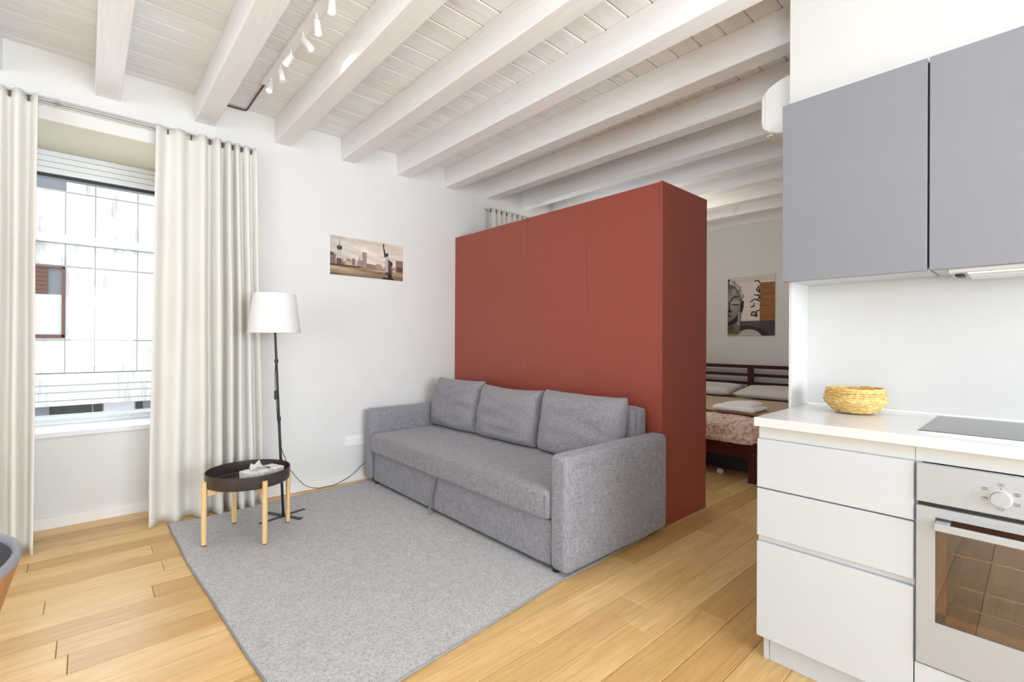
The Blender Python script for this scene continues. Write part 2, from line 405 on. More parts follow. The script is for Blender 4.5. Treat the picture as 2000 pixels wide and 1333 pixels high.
for k_ in range(-8, 13):
    x = 0.035+0.511*k_
    if x < XL: continue
    obj('beam', box_bm(x, x+0.122, YR-0.05, YW+0.05, ZB, ZC+0.001, 0.004, 1), 'beam', ce)

# ------------------------------------------------------------------ walls
# left wall (y = YW) with two window niches; the outer leaf closes the back of the niches
N1 = (-0.36, 0.50); N2 = (3.35, 4.35); ZT = 2.465; ZS = 0.585
L = [(XL-0.2, N1[0], YW, YG+0.15, -0.05, ZC+0.03), (N1[1], N2[0], YW, YG+0.15, -0.05, ZC+0.03), (N2[1], XF+0.2, YW, YG+0.15, -0.05, ZC+0.03)]
for a, c in (N1, N2):
    L += [(a, c, YW, YG+0.15, ZT, ZC+0.03), (a, c, YN, YG+0.15, -0.05, ZS-0.02)]
struct('wall_left', boxes(L), 'plaster', 'long white plastered wall with the window niche, behind sofa and lamp', 'wall')
struct('trim_1', boxes([(N1[0], N1[1], YW+0.003, YG-0.02, ZT-0.004, ZT-0.0005)]), 'soffit', 'soffit tinted beige for its shade, at the head of the window niche', 'trim')
struct('trim_2', box_bm(N1[0], N1[1], YN-0.02, YG-0.01, ZS-0.02, ZS+0.012, 0.003), 'frame_white', 'white window sill board above the niche panel', 'sill')
struct('trim_3', box_bm(N2[0], N2[1], YN-0.02, YG-0.01, ZS-0.02, ZS+0.012, 0.003), 'frame_white', 'white sill of the bedroom window behind the wardrobe', 'sill')
struct('wall_far', boxes([(XF, XF+0.2, YR-0.2, YG+0.1, -0.05, ZC+0.03)]), 'plaster', 'bedroom end wall behind the bed headboard', 'wall')
struct('wall_near', boxes([(XL-0.2, XL, YR-0.2, -2.9, -0.05, ZC+0.03), (XL-0.2, XL, 0.9, YG+0.1, -0.05, ZC+0.03), (XL-0.2, XL, -2.9, 0.9, -0.05, 0.3), (XL-0.2, XL, -2.9, 0.9, 2.6, ZC+0.03)]), 'plaster', 'wall behind the camera with a wide window opening', 'wall')
struct('wall_rear', boxes([(XL-0.2, -0.3, YR-0.2, YR, -0.05, ZC+0.03), (2.42, XF+0.2, YR-0.2, YR, -0.05, ZC+0.03), (-0.3, 2.42, YR-0.2, YR, -0.05, 0.4), (-0.3, 2.42, YR-0.2, YR, 2.6, ZC+0.03)]), 'plaster', 'wall at the back of the kitchen side with a window opening', 'wall')
# right wall: backsplash, bulkhead over the wall cupboards, bedroom side wall
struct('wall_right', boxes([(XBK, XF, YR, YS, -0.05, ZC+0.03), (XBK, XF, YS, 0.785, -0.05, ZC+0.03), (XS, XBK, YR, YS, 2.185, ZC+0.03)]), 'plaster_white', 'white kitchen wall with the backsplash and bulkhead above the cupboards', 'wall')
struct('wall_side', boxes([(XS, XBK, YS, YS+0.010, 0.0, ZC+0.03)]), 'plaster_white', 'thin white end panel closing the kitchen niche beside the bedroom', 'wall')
struct('baseboard_left', boxes([(N1[1], 2.72, YW-0.016, YW, 0, 0.068)]), 'skirting', 'low white baseboard along the wall behind lamp and sofa', 'baseboard')
struct('baseboard_niche', boxes([(N1[0], N1[1], YN-0.018, YN, 0, 0.070)]), 'skirting', 'low white baseboard inside the window niche', 'baseboard')
struct('baseboard_left_corner', boxes([(XL, N1[0], YW-0.016, YW, 0, 0.068)]), 'skirting', 'low white baseboard left of the window niche', 'baseboard')
struct('baseboard_far', boxes([(XF-0.012, XF, 0.785, YW, 0, 0.068)]), 'skirting', 'low white baseboard behind the bed', 'baseboard')

# ------------------------------------------------------------------ windows
def window(name, a, c, label):
    w = thing(name, ((a+c)/2, YG, ZS), label, 'window', kind='structure')
    z0, z1 = ZS+0.012, ZT
    gz0, gz1 = 0.640, 2.292
    fr = boxes([(a, a+0.055, YG-0.02, YG+0.06, z0, z1), (c-0.055, c, YG-0.02, YG+0.06, z0, z1), (a+0.055, c-0.055, YG-0.02, YG+0.06, z0, gz0-0.018)], 0.003)
    obj('window_frame', fr, 'frame_white', w)
    sash = boxes([(a+0.055, c-0.055, YG-0.005, YG+0.05, gz0-0.018, gz0+0.004)], 0.002)
    obj('sash_rail', sash, 'frame_white', w)
    n = 4; h = (z1-gz1-0.012)/n
    for i in range(n):
        zz = gz1+0.012+i*h
        obj('head_rail', box_bm(a+0.055, c-0.055, YG-0.03+0.006*i, YG+0.06, zz+0.0015, zz+h-0.0015, 0.003), 'frame_white', w)
    obj('shutter_gap', boxes([(a+0.055, c-0.055, YG-0.012, YG+0.05, gz1-0.010, gz1+0.012)]), 'black_plastic', w)
    obj('pane', boxes([(a+0.05, c-0.05, YG+0.02, YG+0.026, gz0-0.005, gz1)]), 'glass', w)
    return w
window('window_1', N1[0], N1[1], 'white framed window in the niche between the two curtains')
window('window_2', N2[0], N2[1], 'bedroom window behind the red wardrobe')

# railing outside the visible window
ra = thing('window_railing', (0.07, 4.8, 0.6), 'thin grey horizontal bar railing outside the window', 'railing')
for z, r_ in ((1.175, 0.005), (0.842, 0.004), (0.79, 0.004), (0.73, 0.004), (0.622, 0.008)):
    obj('bar', cyl_bm((-0.6, 4.8, z), (0.75, 4.8, z), r_, seg=8), 'rail' if z > 0.65 else 'frame_white', ra, sm=True)
for x in (-0.59, 0.74): obj('post', cyl_bm((x, 4.8, 0.5), (x, 4.8, 1.18), 0.008, seg=8), 'rail', ra, sm=True)

# ------------------------------------------------------------------ building across the street
fb = thing('facade', (0.3, 11, -3), 'pale concrete building seen through the window', 'building')
YF = 11.0
obj('wall_slab', boxes([(-8, 9, YF+0.02, YF+0.5, -4, 8)]), 'joint', fb)
xs = [-7.8, -6.6, -5.4, -4.2, -3.0, -1.8, -0.62, -0.26, 0.119, 0.70, 1.30, 2.5, 3.7, 4.9, 6.1, 7.3, 8.5]
zs = [(-4, -0.165), (0.10, 0.60), (0.62, 2.40), (2.425, 2.79), (2.81, 3.66), (3.68, 5.2), (5.22, 8)]
for a, c in zip(xs, xs[1:]):
    for z0, z1 in zs:
        if a == -0.62 and z0 == 0.62:
            obj('facade_panel', boxes([(a+.004, c-.004, YF, YF+0.018, z0, 1.20)]), 'concrete', fb); continue
        if a == -0.62 and z0 == 3.68: z0 = 3.90
        if z0 < -1: continue
        g = 0.006
        obj('facade_panel', boxes([(a+g, c-g, YF, YF+0.018, z0, z1)]), 'concrete', fb)
obj('ledge', box_bm(-8, 9, YF-0.05, YF+0.02, 2.80, 2.95, 0.01), 'concrete', fb)
obj('balcony_slab', box_bm(-8, 9, YF-0.12, YF+0.12, 0.07, 0.60, 0.01), 'concrete', fb)
for a, c, m in ((-0.62, -0.26, 'ext_pane'),):
    wn_ = obj('window', boxes([(-1.3, -1.26, YF-0.03, YF+0.02, 1.22, 2.40), (-0.30, -0.26, YF-0.03, YF+0.02, 1.22, 2.40), (-1.3, -0.26, YF-0.03, YF+0.02, 1.21, 1.26), (-1.3, -0.26, YF-0.03, YF+0.02, 2.37, 2.40)]), 'brown_shutter', fb)
    obj('pane', boxes([(-1.26, -0.30, YF+0.012, YF+0.018, 1.26, 2.37)]), 'ext_pane', wn_)
    obj('blind', boxes([(-1.26, -0.30, YF+0.004, YF+0.010, 1.26, 1.93)]), 'blind', wn_)
    for i in range(6): obj('shutter_slat', boxes([(-1.26, -0.47, YF-0.012, YF+0.002, 1.94+0.07*i, 2.0+0.07*i)]), 'brown_shutter', wn_)
w_ = obj('window', boxes([(-1.3, -0.26, YF+0.03, YF+0.1, 3.67, 3.70)]), 'frame_white', fb)
obj('pane', boxes([(-1.3, -0.26, YF+0.005, YF+0.012, 3.70, 3.90)]), 'ext_pane', w_)
gx = [-1.6, -0.45, 0.10, 0.24, 0.68, 0.80, 1.6]
for i, (a, c) in enumerate(zip(gx, gx[1:])):
    obj('ground_window', boxes([(a+0.01, c-0.01, YF+0.0, YF+0.019, -0.9, 0.07)]), ['ext_pane', 'dark_ext', 'dark_ext', 'blind', 'dark_ext', 'ext_pane'][i], fb)
st = struct('ground', boxes([(-9, 10, YG+0.2, YF+0.5, -4.1, -4)]), 'joint', 'street surface below the window', 'ground')

# ------------------------------------------------------------------ curtain rails and curtains
def rail(x0, x1, name, label):
    t = thing(name, ((x0+x1)/2, YW, 2.535), label, 'curtain rail')
    for i in range(3):
        z = 2.540+0.0125*i
        obj('channel', box_bm(x0, x1, YW-0.016, YW, z, z+0.009, 0.0015), 'grip', t)
    obj('backplate', boxes([(x0, x1, YW-0.005, YW, 2.535, 2.576)]), 'white_plastic', t)
    for x in (x0+0.1, (x0+x1)/2, x1-0.1):
        obj('bracket', box_bm(x-0.01, x+0.01, YW-0.10, YW-0.016, 2.556, 2.566, 0.001), 'rail', t)
    obj('rod', box_bm(x0, x1, YW-0.105, YW-0.092, 2.548, 2.560, 0.002), 'rail', t)
    return t
rail(-1.15, 0.895, 'curtain_rail', 'slim grey ribbed curtain rail above the window niche')
rail(3.08, 4.7, 'curtain_rail', 'curtain rail above the bedroom window')

def curtain(x0, x1, widths, label, ztop=2.562, amp=0.062, seed=1, xb0=None, xb1=None, cat='curtain', group=None, hooks=True, ybot=0.0, amps=None):
    rnd = random.Random(seed)
    tot = sum(widths); edges = [0]
    for w in widths: edges.append(edges[-1]+w/tot)
    nper = 10; U = []
    for i in range(len(widths)):
        for j in range(nper): U.append((i+j/nper, edges[i]+(edges[i+1]-edges[i])*j/nper))
    U.append((len(widths), 1.0))
    A = [rnd.uniform(0.75, 1.2)*min(1.0, 0.55+w/tot*len(widths)*0.45) for w in widths]; A.append(A[-1])
    A = [a_*m_ for a_, m_ in zip(A, list(amps)+[1])] if amps else A
    ph = [rnd.uniform(-0.4, 0.4) for _ in widths]; ph.append(ph[-1])
    nz = 44; b = bmesh.new(); G = []
    xb0 = x0 if xb0 is None else xb0; xb1 = x1 if xb1 is None else xb1
    yc = YW-0.098
    for zi in range(nz+1):
        t = (zi/nz)**1.0; z = ztop-(ztop-0.006)*t; row = []
        top = math.exp(-(ztop-z)/0.07)
        for fi, u in U:
            k = min(int(fi), len(widths)-1); f = fi-k
            a = (A[k]*(1-f)+A[k+1]*f); p = ph[k]*(1-f)+ph[k+1]*f
            wv = math.sin(2*PI*(f+0.25))
            wv = math.copysign(abs(wv)**0.8, wv)
            y = yc-0.006-ybot*t+amp*a*wv*(0.62+0.38*t)*(1-0.45*top)*-1
            y += 0.012*math.sin(u*17+z*1.7+seed)*t+0.012*noise.noise(Vector((u*5, z*1.2, seed)))
            x = (x0+(x1-x0)*u)*(1-t)+(xb0+(xb1-xb0)*u)*t
            x += 0.014*p*math.sin(2*PI*f)*t+0.006*noise.noise(Vector((u*6, z*0.9, seed+7)))
            zz = z
            if zi == 0: zz = z-0.010*max(0, -wv)
            row.append(b.verts.new((x, min(y, YW-0.02) if x > N1[1] or x < N1[0] else y, zz)))
        G.append(row)
    for r0, r1 in zip(G, G[1:]):
        for i in range(len(r0)-1): b.faces.new((r0[i], r0[i+1], r1[i+1], r1[i]))
    for f in b.faces: f.smooth = True
    t = thing('curtain', ((x0+x1)/2, yc, 0), label, cat, group)
    me = bpy.data.meshes.new('drape'); o0 = ROOT[t.name]
    for v in b.verts: v.co -= o0
    b.to_mesh(me); b.free(); me.materials.append(M_['curtain'])
    o = bpy.data.objects.new('drape', me); COL.objects.link(o); o.parent = t; ROOT[o.name] = o0
    s = o.modifiers.new('thick', 'SOLIDIFY'); s.thickness = 0.003
    # stitched hem band
    if hooks:
        for i, w in enumerate(widths):
            x = x0+(x1-x0)*(edges[i]+edges[i+1])/2
            obj('hook', box_bm(x-0.004, x+0.004, YW-0.10, YW-0.085, ztop-0.045, ztop-0.010, 0.001), 'cable', t)
    return t
curtain(0.325, 0.905, [1.7, 1.6, 1.15, 0.8, 0.7, 0.8, 0.75], 'cream curtain panel to the right of the window, beside the floor lamp', seed=3, xb0=0.300, xb1=0.955, ybot=0.02, amps=[0.8, 0.8, 1.0, 1.35, 1.4, 1.2, 1.1])
curtain(-1.05, -0.205, [1, 1, 1, 0.9, 0.9, 0.75, 0.65, 0.6, 0.7], 'cream curtain panel to the left of the window, at the photo edge', seed=8, xb0=-1.02, xb1=-0.205, amp=0.058, ybot=0.07)
curtain(3.06, 3.72, [0.5]*9, 'cream curtain showing above the red wardrobe', seed=12, amp=0.04)
curtain(4.0, 4.6, [0.5]*9, 'cream curtain of the bedroom window hidden behind the wardrobe', seed=13, amp=0.04)

# ------------------------------------------------------------------ red wardrobe
wd = thing('wardrobe', (3.02, 2.74, 0), 'tall dark red laminate wardrobe unit standing behind the sofa', 'wardrobe')
obj('body', boxes([(2.735, 3.305, 1.62, 3.66, 0.0, 2.205)]), 'red', wd)
ys = [1.627, 2.225, 2.842, YW-0.003]
for a, c in zip(ys, ys[1:]):
    obj('front_panel', box_bm(2.723, 2.7352, a+0.0012, c-0.0012, 0.0, 2.210, 0.0018), 'red', wd)
obj('end_panel', box_bm(2.7275, 3.323, 1.605, 1.6205, 0.0, 2.212, 0.0015), 'red', wd)
obj('corner_trim', box_bm(2.7222, 2.7285, 1.6052, 1.6265, 0.0, 2.213, 0.001), 'red', wd)
obj('back_panel', box_bm(3.305, 3.3235, 1.6205, 3.66, 0.0, 2.175, 0.003), 'red_edge', wd)
obj('top_panel', box_bm(2.7352, 3.305, 1.6205, 3.66, 2.205, 2.210, 0.001), 'red', wd)

# ------------------------------------------------------------------ sofa
def puffy(x0, x1, y0, y1, z0, z1, bev, n=10, puff=0.0, wr=0.0, seed=0, top_only=False, seg=4, f=None):
    """rounded, gently bulging box"""
    b = bmesh.new(); nx = ny = nz = n
    def S(a, c, m): return [a+(c-a)*i/m for i in range(m+1)]
    bmesh.ops.create_cube(b, size=1)
    bmesh.ops.subdivide_edges(b, edges=b.edges[:], cuts=n, use_grid_fill=True)
    cx, cy, cz = (x0+x1)/2, (y0+y1)/2, (z0+z1)/2; hx, hy, hz = (x1-x0)/2, (y1-y0)/2, (z1-z0)/2
    for v in b.verts:
        u = Vector(v.co)*2
        # pull grid lines toward the borders so the rounding has enough vertices
        g = Vector([math.copysign(1-(1-abs(q))**1.5, q) for q in u])
        p = Vector((g.x*hx, g.y*hy, g.z*hz))
        q = Vector((max(-hx+bev, min(hx-bev, p.x)), max(-hy+bev, min(hy-bev, p.y)), max(-hz+bev, min(hz-bev, p.z))))
        d = p-q
        if d.length > 1e-9:
            d = d.normalized()*bev; p = q+d
        nrm = Vector((u.x**7/hx, u.y**7/hy, u.z**7/hz)); 
        if nrm.length: nrm.normalize()
        bul = 1.0
        for uu, nn in ((u.x, nrm.x), (u.y, nrm.y), (u.z, nrm.z)): bul *= 1-(abs(uu)**2.5)*(1-abs(nn))
        p += nrm*puff*bul
        if wr:
            w = noise.noise(Vector((p.x*6+seed, p.y*7, p.z*9)))*0.6+noise.noise(Vector((p.x*3+seed, p.y*16, p.z*26+seed)))*0.4
            p += nrm*wr*w
        v.co = Vector((cx, cy, cz))+p
        if f: v.co = f(v.co)
    return b
SR = thing('sofa', (2.2, 2.68, 0), 'grey woven three-seat sofa with padded arms in front of the red wardrobe', 'sofa')
obj('armrest', puffy(1.757, 2.70, 1.548, 1.662, 0.032, 0.612, 0.028, 12, 0.004, 0.002, 1), 'sofa', SR, sm=60)
obj('armrest', puffy(1.757, 2.70, 3.692, 3.806, 0.032, 0.612, 0.028, 12, 0.004, 0.002, 2), 'sofa', SR, sm=60)
# piping seams around the arm pads
def piping(ya, yb, zt, x0, x1):
    pts = [(x1-0.06, ya, zt), (x0+0.06, ya, zt), (x0+0.035, ya, zt), (x0+0.008, ya+0.012*(1 if yb > ya else -1), zt-0.004), (x0-0.001, (ya+yb)/2, zt-0.006), (x0+0.008, yb-0.012*(1 if yb > ya else -1), zt-0.004)]
    return tube_bm(pts, 0.0028, 6, smooth=0)
obj('arm_piping', piping(1.5455, 1.663, 0.566, 1.757, 2.70), 'sofa', SR, sm=True)
obj('arm_piping', piping(3.8075, 3.69, 0.566, 1.757, 2.70), 'sofa', SR, sm=True)
seat = obj('seat_cushion', puffy(1.742, 2.62, 1.668, 3.686, 0.268, 0.425, 0.028, 16, 0.006, 0.004, 4), 'sofa', SR, sm=60)
obj('seat_piping', tube_bm([(1.748, 1.69, 0.412), (1.744, 2.0, 0.413), (1.744, 2.7, 0.415), (1.744, 3.4, 0.413), (1.748, 3.665, 0.412)], 0.003, 6), 'sofa', SR, sm=True)
obj('seat_piping', tube_bm([(1.742, 1.676, 0.29), (1.742, 1.676, 0.40)], 0.003, 6, smooth=0), 'sofa', SR, sm=True)
obj('front_panel', puffy(1.772, 1.80, 1.672, 3.66, 0.035, 0.266, 0.008, 8, 0.002, 0.001, 5), 'sofa', SR, sm=60)
obj('base_frame', boxes([(1.80, 2.66, 1.664, 3.69, 0.05, 0.266)]), 'seal', SR)
obj('back_frame', puffy(2.54, 2.655, 1.668, 3.686, 0.05, 0.772, 0.03, 12, 0.003, 0.002, 6), 'sofa', SR, sm=60)
obj('back_frame_pad', puffy(2.505, 2.548, 1.668, 3.686, 0.35, 0.764, 0.015, 10, 0.002, 0.001, 7), 'sofa', SR, sm=60)
for x, y in ((1.80, 1.652), (1.80, 3.652), (2.63, 1.652), (2.63, 3.652)):
    obj('foot', cyl_bm((x, y, 0.009 if x < 2 else 0), (x, y, 0.05), 0.021, 0.023, 20), 'black_plastic', SR, sm=True)
# pull strap: a folded ribbon hanging from the seam
b = bmesh.new(); prev = None
path = [(1.764, 2.728, 0.270), (1.757, 2.736, 0.22), (1.750, 2.748, 0.16), (1.746, 2.760, 0.10), (1.745, 2.766, 0.06), (1.740, 2.760, 0.035), (1.732, 2.746, 0.018)]
for i, p in enumerate(path):
    w = 0.015; r_ = [b.verts.new((p[0]-0.001, p[1]-w, p[2])), b.verts.new((p[0]-0.004, p[1]+w*0.2, p[2])), b.verts.new((p[0]-0.001, p[1]+w, p[2]))]
    if prev:
        for k_ in (0, 1): b.faces.new((prev[k_], prev[k_+1], r_[k_+1], r_[k_]))
    prev = r_
bmesh.ops.solidify(b, geom=b.faces[:], thickness=0.002)
obj('pull_strap', b, 'strap', SR, sm=True)

def back_cushion(y0, y1, seed, label, z0=0.432, h=0.415, t=0.20, lean=0.19, xf=2.262, dip=0.012):
    n = 16; w = y1-y0; b = bmesh.new(); fr = []; bk = []
    for i in range(n+1):
        f_, k_ = [], []
        for j in range(n+1):
            u = -1+2*i/n; v = -1+2*j/n
            u = math.copysign(1-(1-abs(u))**1.25, u); v = math.copysign(1-(1-abs(v))**1.25, v)
            e = (max(0, 1-abs(u)**5)*max(0, 1-abs(v)**5))**0.46
            th = t*0.5*e
            # soft corner pull and sagging top edge
            yy = (y0+y1)/2+u*w/2*(1-0.025*(1-abs(v)**2)*0.6)+0.004*noise.noise(Vector((v*2, u*2, seed)))
            zz = h/2*(1+v)-dip*(1-u*u)*(1 if v > 0 else 0)*max(0, v)**2+0.006*noise.noise(Vector((u*2.2, v*2, seed+3)))*(v+1)/2
            wr = 0.010*noise.noise(Vector((u*1.6+seed, v*4.2+0.6*u, seed)))+0.006*noise.noise(Vector((u*3+seed, v*8+u*2, seed*2)))
            wr -= 0.010*math.exp(-((v-0.12+0.35*(u-0.1)**2*math.copysign(1, -u))/0.05)**2)*(0.5+0.5*math.sin(u*2+seed))
            wr *= e*2.4
            for lst, sg in ((f_, -1), (k_, 1)):
                xx = xf+t*0.5+sg*(th+ (wr if sg < 0 else 0))
                x = xx+zz*math.tan(lean)*0.9; lst.append((x, yy, z0+zz))
        fr.append(f_); bk.append(k_)
    F = [[b.verts.new(p) for p in r] for r in fr]
    K = [[F[i][j] if i in (0, n) or j in (0, n) else b.verts.new(bk[i][j]) for j in range(n+1)] for i in range(n+1)]
    for i in range(n):
        for j in range(n):
            b.faces.new((F[i][j], F[i+1][j], F[i+1][j+1], F[i][j+1])); 
            q = (K[i][j], K[i][j+1], K[i+1][j+1], K[i+1][j])
            if len(set(q)) == 4:
                try: b.faces.new(q)
                except ValueError: pass
    o = obj('back_cushion', b, 'sofa', None, sm=180)
    m = o.modifiers.new('sub', 'SUBSURF'); m.levels = 1; m.render_levels = 1
    return tag(o, label, 'cushion', 'loose back cushions on the sofa')
back_cushion(3.035, 3.700, 2, 'grey back cushion at the left end of the sofa, nearest the white wall', h=0.43)
back_cushion(2.355, 3.045, 5, 'middle grey back cushion of the sofa', h=0.41, dip=0.02)
back_cushion(1.655, 2.350, 9, 'grey back cushion at the right end of the sofa, beside the near arm', h=0.42)

# ------------------------------------------------------------------ rug
b = bmesh.new(); outline = [(0.397, 3.725), (0.404, 3.3), (0.405, 3.0), (0.418, 2.75), (0.431, 2.5), (0.441, 2.26), (0.452, 2.0), (0.469, 1.74), (0.49, 1.46),
    (0.82, 1.480), (1.09, 1.506), (1.45, 1.545), (1.74, 1.575), (1.985, 1.578), (2.56, 1.60), (2.55, 3.80), (1.70, 3.772), (1.43, 3.759), (1.2, 3.742), (0.985, 3.722), (0.70, 3.70), (0.535, 3.69)]
top = [b.verts.new((x, y, 0.009)) for x, y in outline]; bot = [b.verts.new((x, y, 0.001)) for x, y in outline]
b.faces.new(top); b.faces.new(bot[::-1])
for i in range(len(top)):
    j = (i+1) % len(top); b.faces.new((top[i], bot[i], bot[j], top[j]))
rg = thing('rug', (1.5, 2.6, 0), 'light grey flat-woven rug under the sofa and side table', 'rug')
obj('pile', b, 'rug', rg)
# wavy bound edge
pts = []
for i in range(len(outline)):
    a = Vector((*outline[i], 0.006)); c = Vector((*outline[(i+1) % len(outline)], 0.006))
    m_ = max(1, int((c-a).length/0.08))
    for j in range(m_):
        p = a.lerp(c, j/m_); n_ = noise.noise(Vector((p.x*6, p.y*6, 1.3))); pts.append(p+Vector((0, 0, 0.0006+0.002*max(0, n_))))
pts.append(pts[0])
obj('bound_edge', tube_bm(pts, 0.0045, 6, smooth=0), 'rug_edge', rg, sm=True)

# ------------------------------------------------------------------ side table with tray
RC = Vector((0.743, 3.212, 0)); RZ = 0.009
tb = thing('side_table', (RC.x, RC.y, RZ), 'round side table with dark metal tray top on four pale wooden legs', 'table')
legs = [(0.508, 3.18), (0.772, 2.984), (0.978, 3.245), (0.715, 3.44)]
for lx, ly in legs:
    d = (Vector((lx, ly, 0))-RC).normalized(); p = RC+d*0.237
    b = cyl_bm((p.x, p.y, RZ+0.006), (p.x, p.y, 0.372), 0.0145, seg=24)
    # flat seat where the leg holds the tray
    for v in b.verts:
        rel = v.co-p; s_ = rel.dot(d)
        if s_ < -0.009: v.co -= d*(s_+0.009)
    lg = obj('leg', b, 'beech', tb, sm=50)
    obj('felt_pad', cyl_bm((p.x, p.y, RZ), (p.x, p.y, RZ+0.006), 0.0125, seg=16), 'cable', lg)
for i, (a_, c_) in enumerate(((0, 2), (1, 3))):
    a = Vector((*legs[a_], 0)); c = Vector((*legs[c_], 0)); d = (c-a).normalized(); nrm = Vector((-d.y, d.x, 0))
    z0, z1 = (0.292, 0.325)
    b = bmesh.new(); q = 0.012
    A, B = a+d*0.012, c-d*0.012
    vs_ = [b.verts.new(p+Vector((0, 0, z))) for p in (A-nrm*q, A+nrm*q, B+nrm*q, B-nrm*q) for z in (z0+(0.001 if i else 0), z1)]
    for f in ((0, 1, 3, 2), (2, 3, 5, 4), (4, 5, 7, 6), (6, 7, 1, 0), (0, 2, 4, 6), (1, 7, 5, 3)): b.faces.new([vs_[k_] for k_ in f])
    obj('crossbar', b, 'beech', tb)
TZ = 0.326
prof = [(0, 0.0), (0.215, 0.0), (0.222, 0.004), (0.226, 0.012), (0.228, 0.076), (0.2265, 0.078), (0.2245, 0.076), (0.2225, 0.012), (0.214, 0.0045), (0, 0.004)]
obj('tray', lathe_bm((RC.x, RC.y, TZ), prof, 72), 'tray', tb, sm=35)
# tissue box in the tray
T = thing('tissue_box', (0.80, 3.17, TZ+0.0055), 'small cardboard tissue box with pastel print lying in the dark tray', 'tissue box')
def rotbox(cx, cy, z0, z1, sx, sy, ang, bev=0.002):
    b = box_bm(-sx/2, sx/2, -sy/2, sy/2, z0, z1, bev)
    for v in b.verts:
        x, y = v.co.x, v.co.y
        v.co.x = cx+x*math.cos(ang)-y*math.sin(ang); v.co.y = cy+x*math.sin(ang)+y*math.cos(ang)
    return b
ang = math.radians(20)
obj('carton', rotbox(0.805, 3.165, TZ+0.0055, TZ+0.0755, 0.215, 0.115, ang), 'tissue_box', T)
b = bmesh.new(); rows_ = []
for i in range(13):
    row = []
    for j in range(7):
        u = -1+2*i/12; v = -1+2*j/6
        x = 0.79+0.055*u; y = 3.165+0.03*v
        h = 0.045*max(0, 1-abs(u*1.1+0.25))**0.9*(1-0.5*abs(v))+0.022*max(0, 1-abs(u-0.0)*4)*(1-abs(v))+0.026*max(0, 1-abs(u+0.85)*4)*(1-abs(v))
        row.append(b.verts.new((x+0.01*noise.noise(Vector((u*3, v*3, 1))), y+0.012*noise.noise(Vector((u*3, v*3, 5))), TZ+0.076+h)))
    rows_.append(row)
for a, c in zip(rows_, rows_[1:]):
    for j in range(6): b.faces.new((a[j], a[j+1], c[j+1], c[j]))
bmesh.ops.solidify(b, geom=b.faces[:], thickness=0.0008)
obj('tissue', b, 'tissue', T, sm=30)

# ------------------------------------------------------------------ floor lamp
FL = thing('floor_lamp', (1.003, 3.380, 0.009), 'black floor lamp with white cone shade between curtain and sofa', 'floor lamp')
P0 = Vector((0.988, 3.372, 0.014)); P1 = Vector((0.947, 3.445, 1.30))
obj('pole', cyl_bm(P0, P0.lerp(P1, 0.5), 0.0085, seg=16), 'black', FL, sm=True)
obj('pole', cyl_bm(P0.lerp(P1, 0.5), P1, 0.0075, seg=16), 'black', FL, sm=True)
for t in (0.28, 0.5, 0.80): 
    c = P0.lerp(P1, t); obj('collar', cyl_bm(c-Vector((0, 0, 0.012)), c+Vector((0, 0, 0.012)), 0.012, seg=16), 'black', FL, sm=True)
ends = [(0.835, 3.325), (1.140, 3.420), (1.060, 3.235), (0.921, 3.505)]
for i, (a, c) in enumerate(((0, 1), (2, 3))):
    A = Vector((*ends[a], 0)); B = Vector((*ends[c], 0)); d = (B-A).normalized(); nrm = Vector((-d.y, d.x, 0))*0.015
    b = bmesh.new(); z0 = 0.0095+0.003*i
    vs_ = [b.verts.new(p+Vector((0, 0, z))) for p in (A-nrm, A+nrm, B+nrm, B-nrm) for z in (z0, z0+0.003)]
    for f in ((0, 1, 3, 2), (2, 3, 5, 4), (4, 5, 7, 6), (6, 7, 1, 0), (0, 2, 4, 6), (1, 7, 5, 3)): b.faces.new([vs_[k_] for k_ in f])
    obj('foot_bar', b, 'black', FL)
S0 = Vector((0.947, 3.449, 1.232))
sh = obj('shade', lathe_bm(S0, [(0.163, 0.0), (0.131, 0.262), (0.130, 0.262), (0.162, 0.0)], 64, close=True), 'shade', FL, sm=30)
for i in range(3):
    t = 2*PI*i/3+0.4
    obj('shade_spoke', cyl_bm(S0+Vector((0.158*math.cos(t), 0.158*math.sin(t), 0.02)), S0+Vector((0, 0, 0.03)), 0.0015, seg=6), 'black', sh)
for t in (4.12, 5.55):
    c = S0+Vector((0.1605*math.cos(t), 0.1605*math.sin(t), 0.016)); d = Vector((math.cos(t), math.sin(t), 0))
    obj('shade_stud', cyl_bm(c-d*0.002, c+d*0.004, 0.004, seg=10), 'chrome', sh)
obj('bulb', lathe_bm(S0+Vector((0, 0, 0.05)), [(0, 0), (0.012, 0.0), (0.014, 0.03), (0.028, 0.06), (0.026, 0.085), (0, 0.10)], 20), 'white_plastic', sh, sm=True)
q = P0.lerp(P1, 0.80)
o2 = Vector((-0.010, -0.008, 0))
mid = P0.lerp(P1, 0.62)
cord = [q+o2*0.6, P0.lerp(P1, 0.73)+o2*1.6, P0.lerp(P1, 0.66)+o2*1.8, mid+o2*1.7, P0.lerp(P1, 0.5)+o2*1.1, P0.lerp(P1, 0.36)-o2*0.6, (1.012, 3.42, 0.383), (1.10, 3.60, 0.253), (1.267, 3.80, 0.064), (1.379, 3.835, 0.010), (1.45, 3.845, 0.004), (1.527, 3.85, 0.006), (1.66, 3.862, 0.050), (1.74, 3.862, 0.109), (1.85, 3.862, 0.2)]
obj('cord', tube_bm(cord, 0.0024, 6), 'black_plastic', FL, sm=True)
m = P0.lerp(P1, 0.625)+o2*1.8
obj('cord_switch', box_bm(m.x-0.008, m.x+0.008, m.y-0.008, m.y+0.008, m.z-0.03, m.z+0.03, 0.003), 'black_plastic', FL)

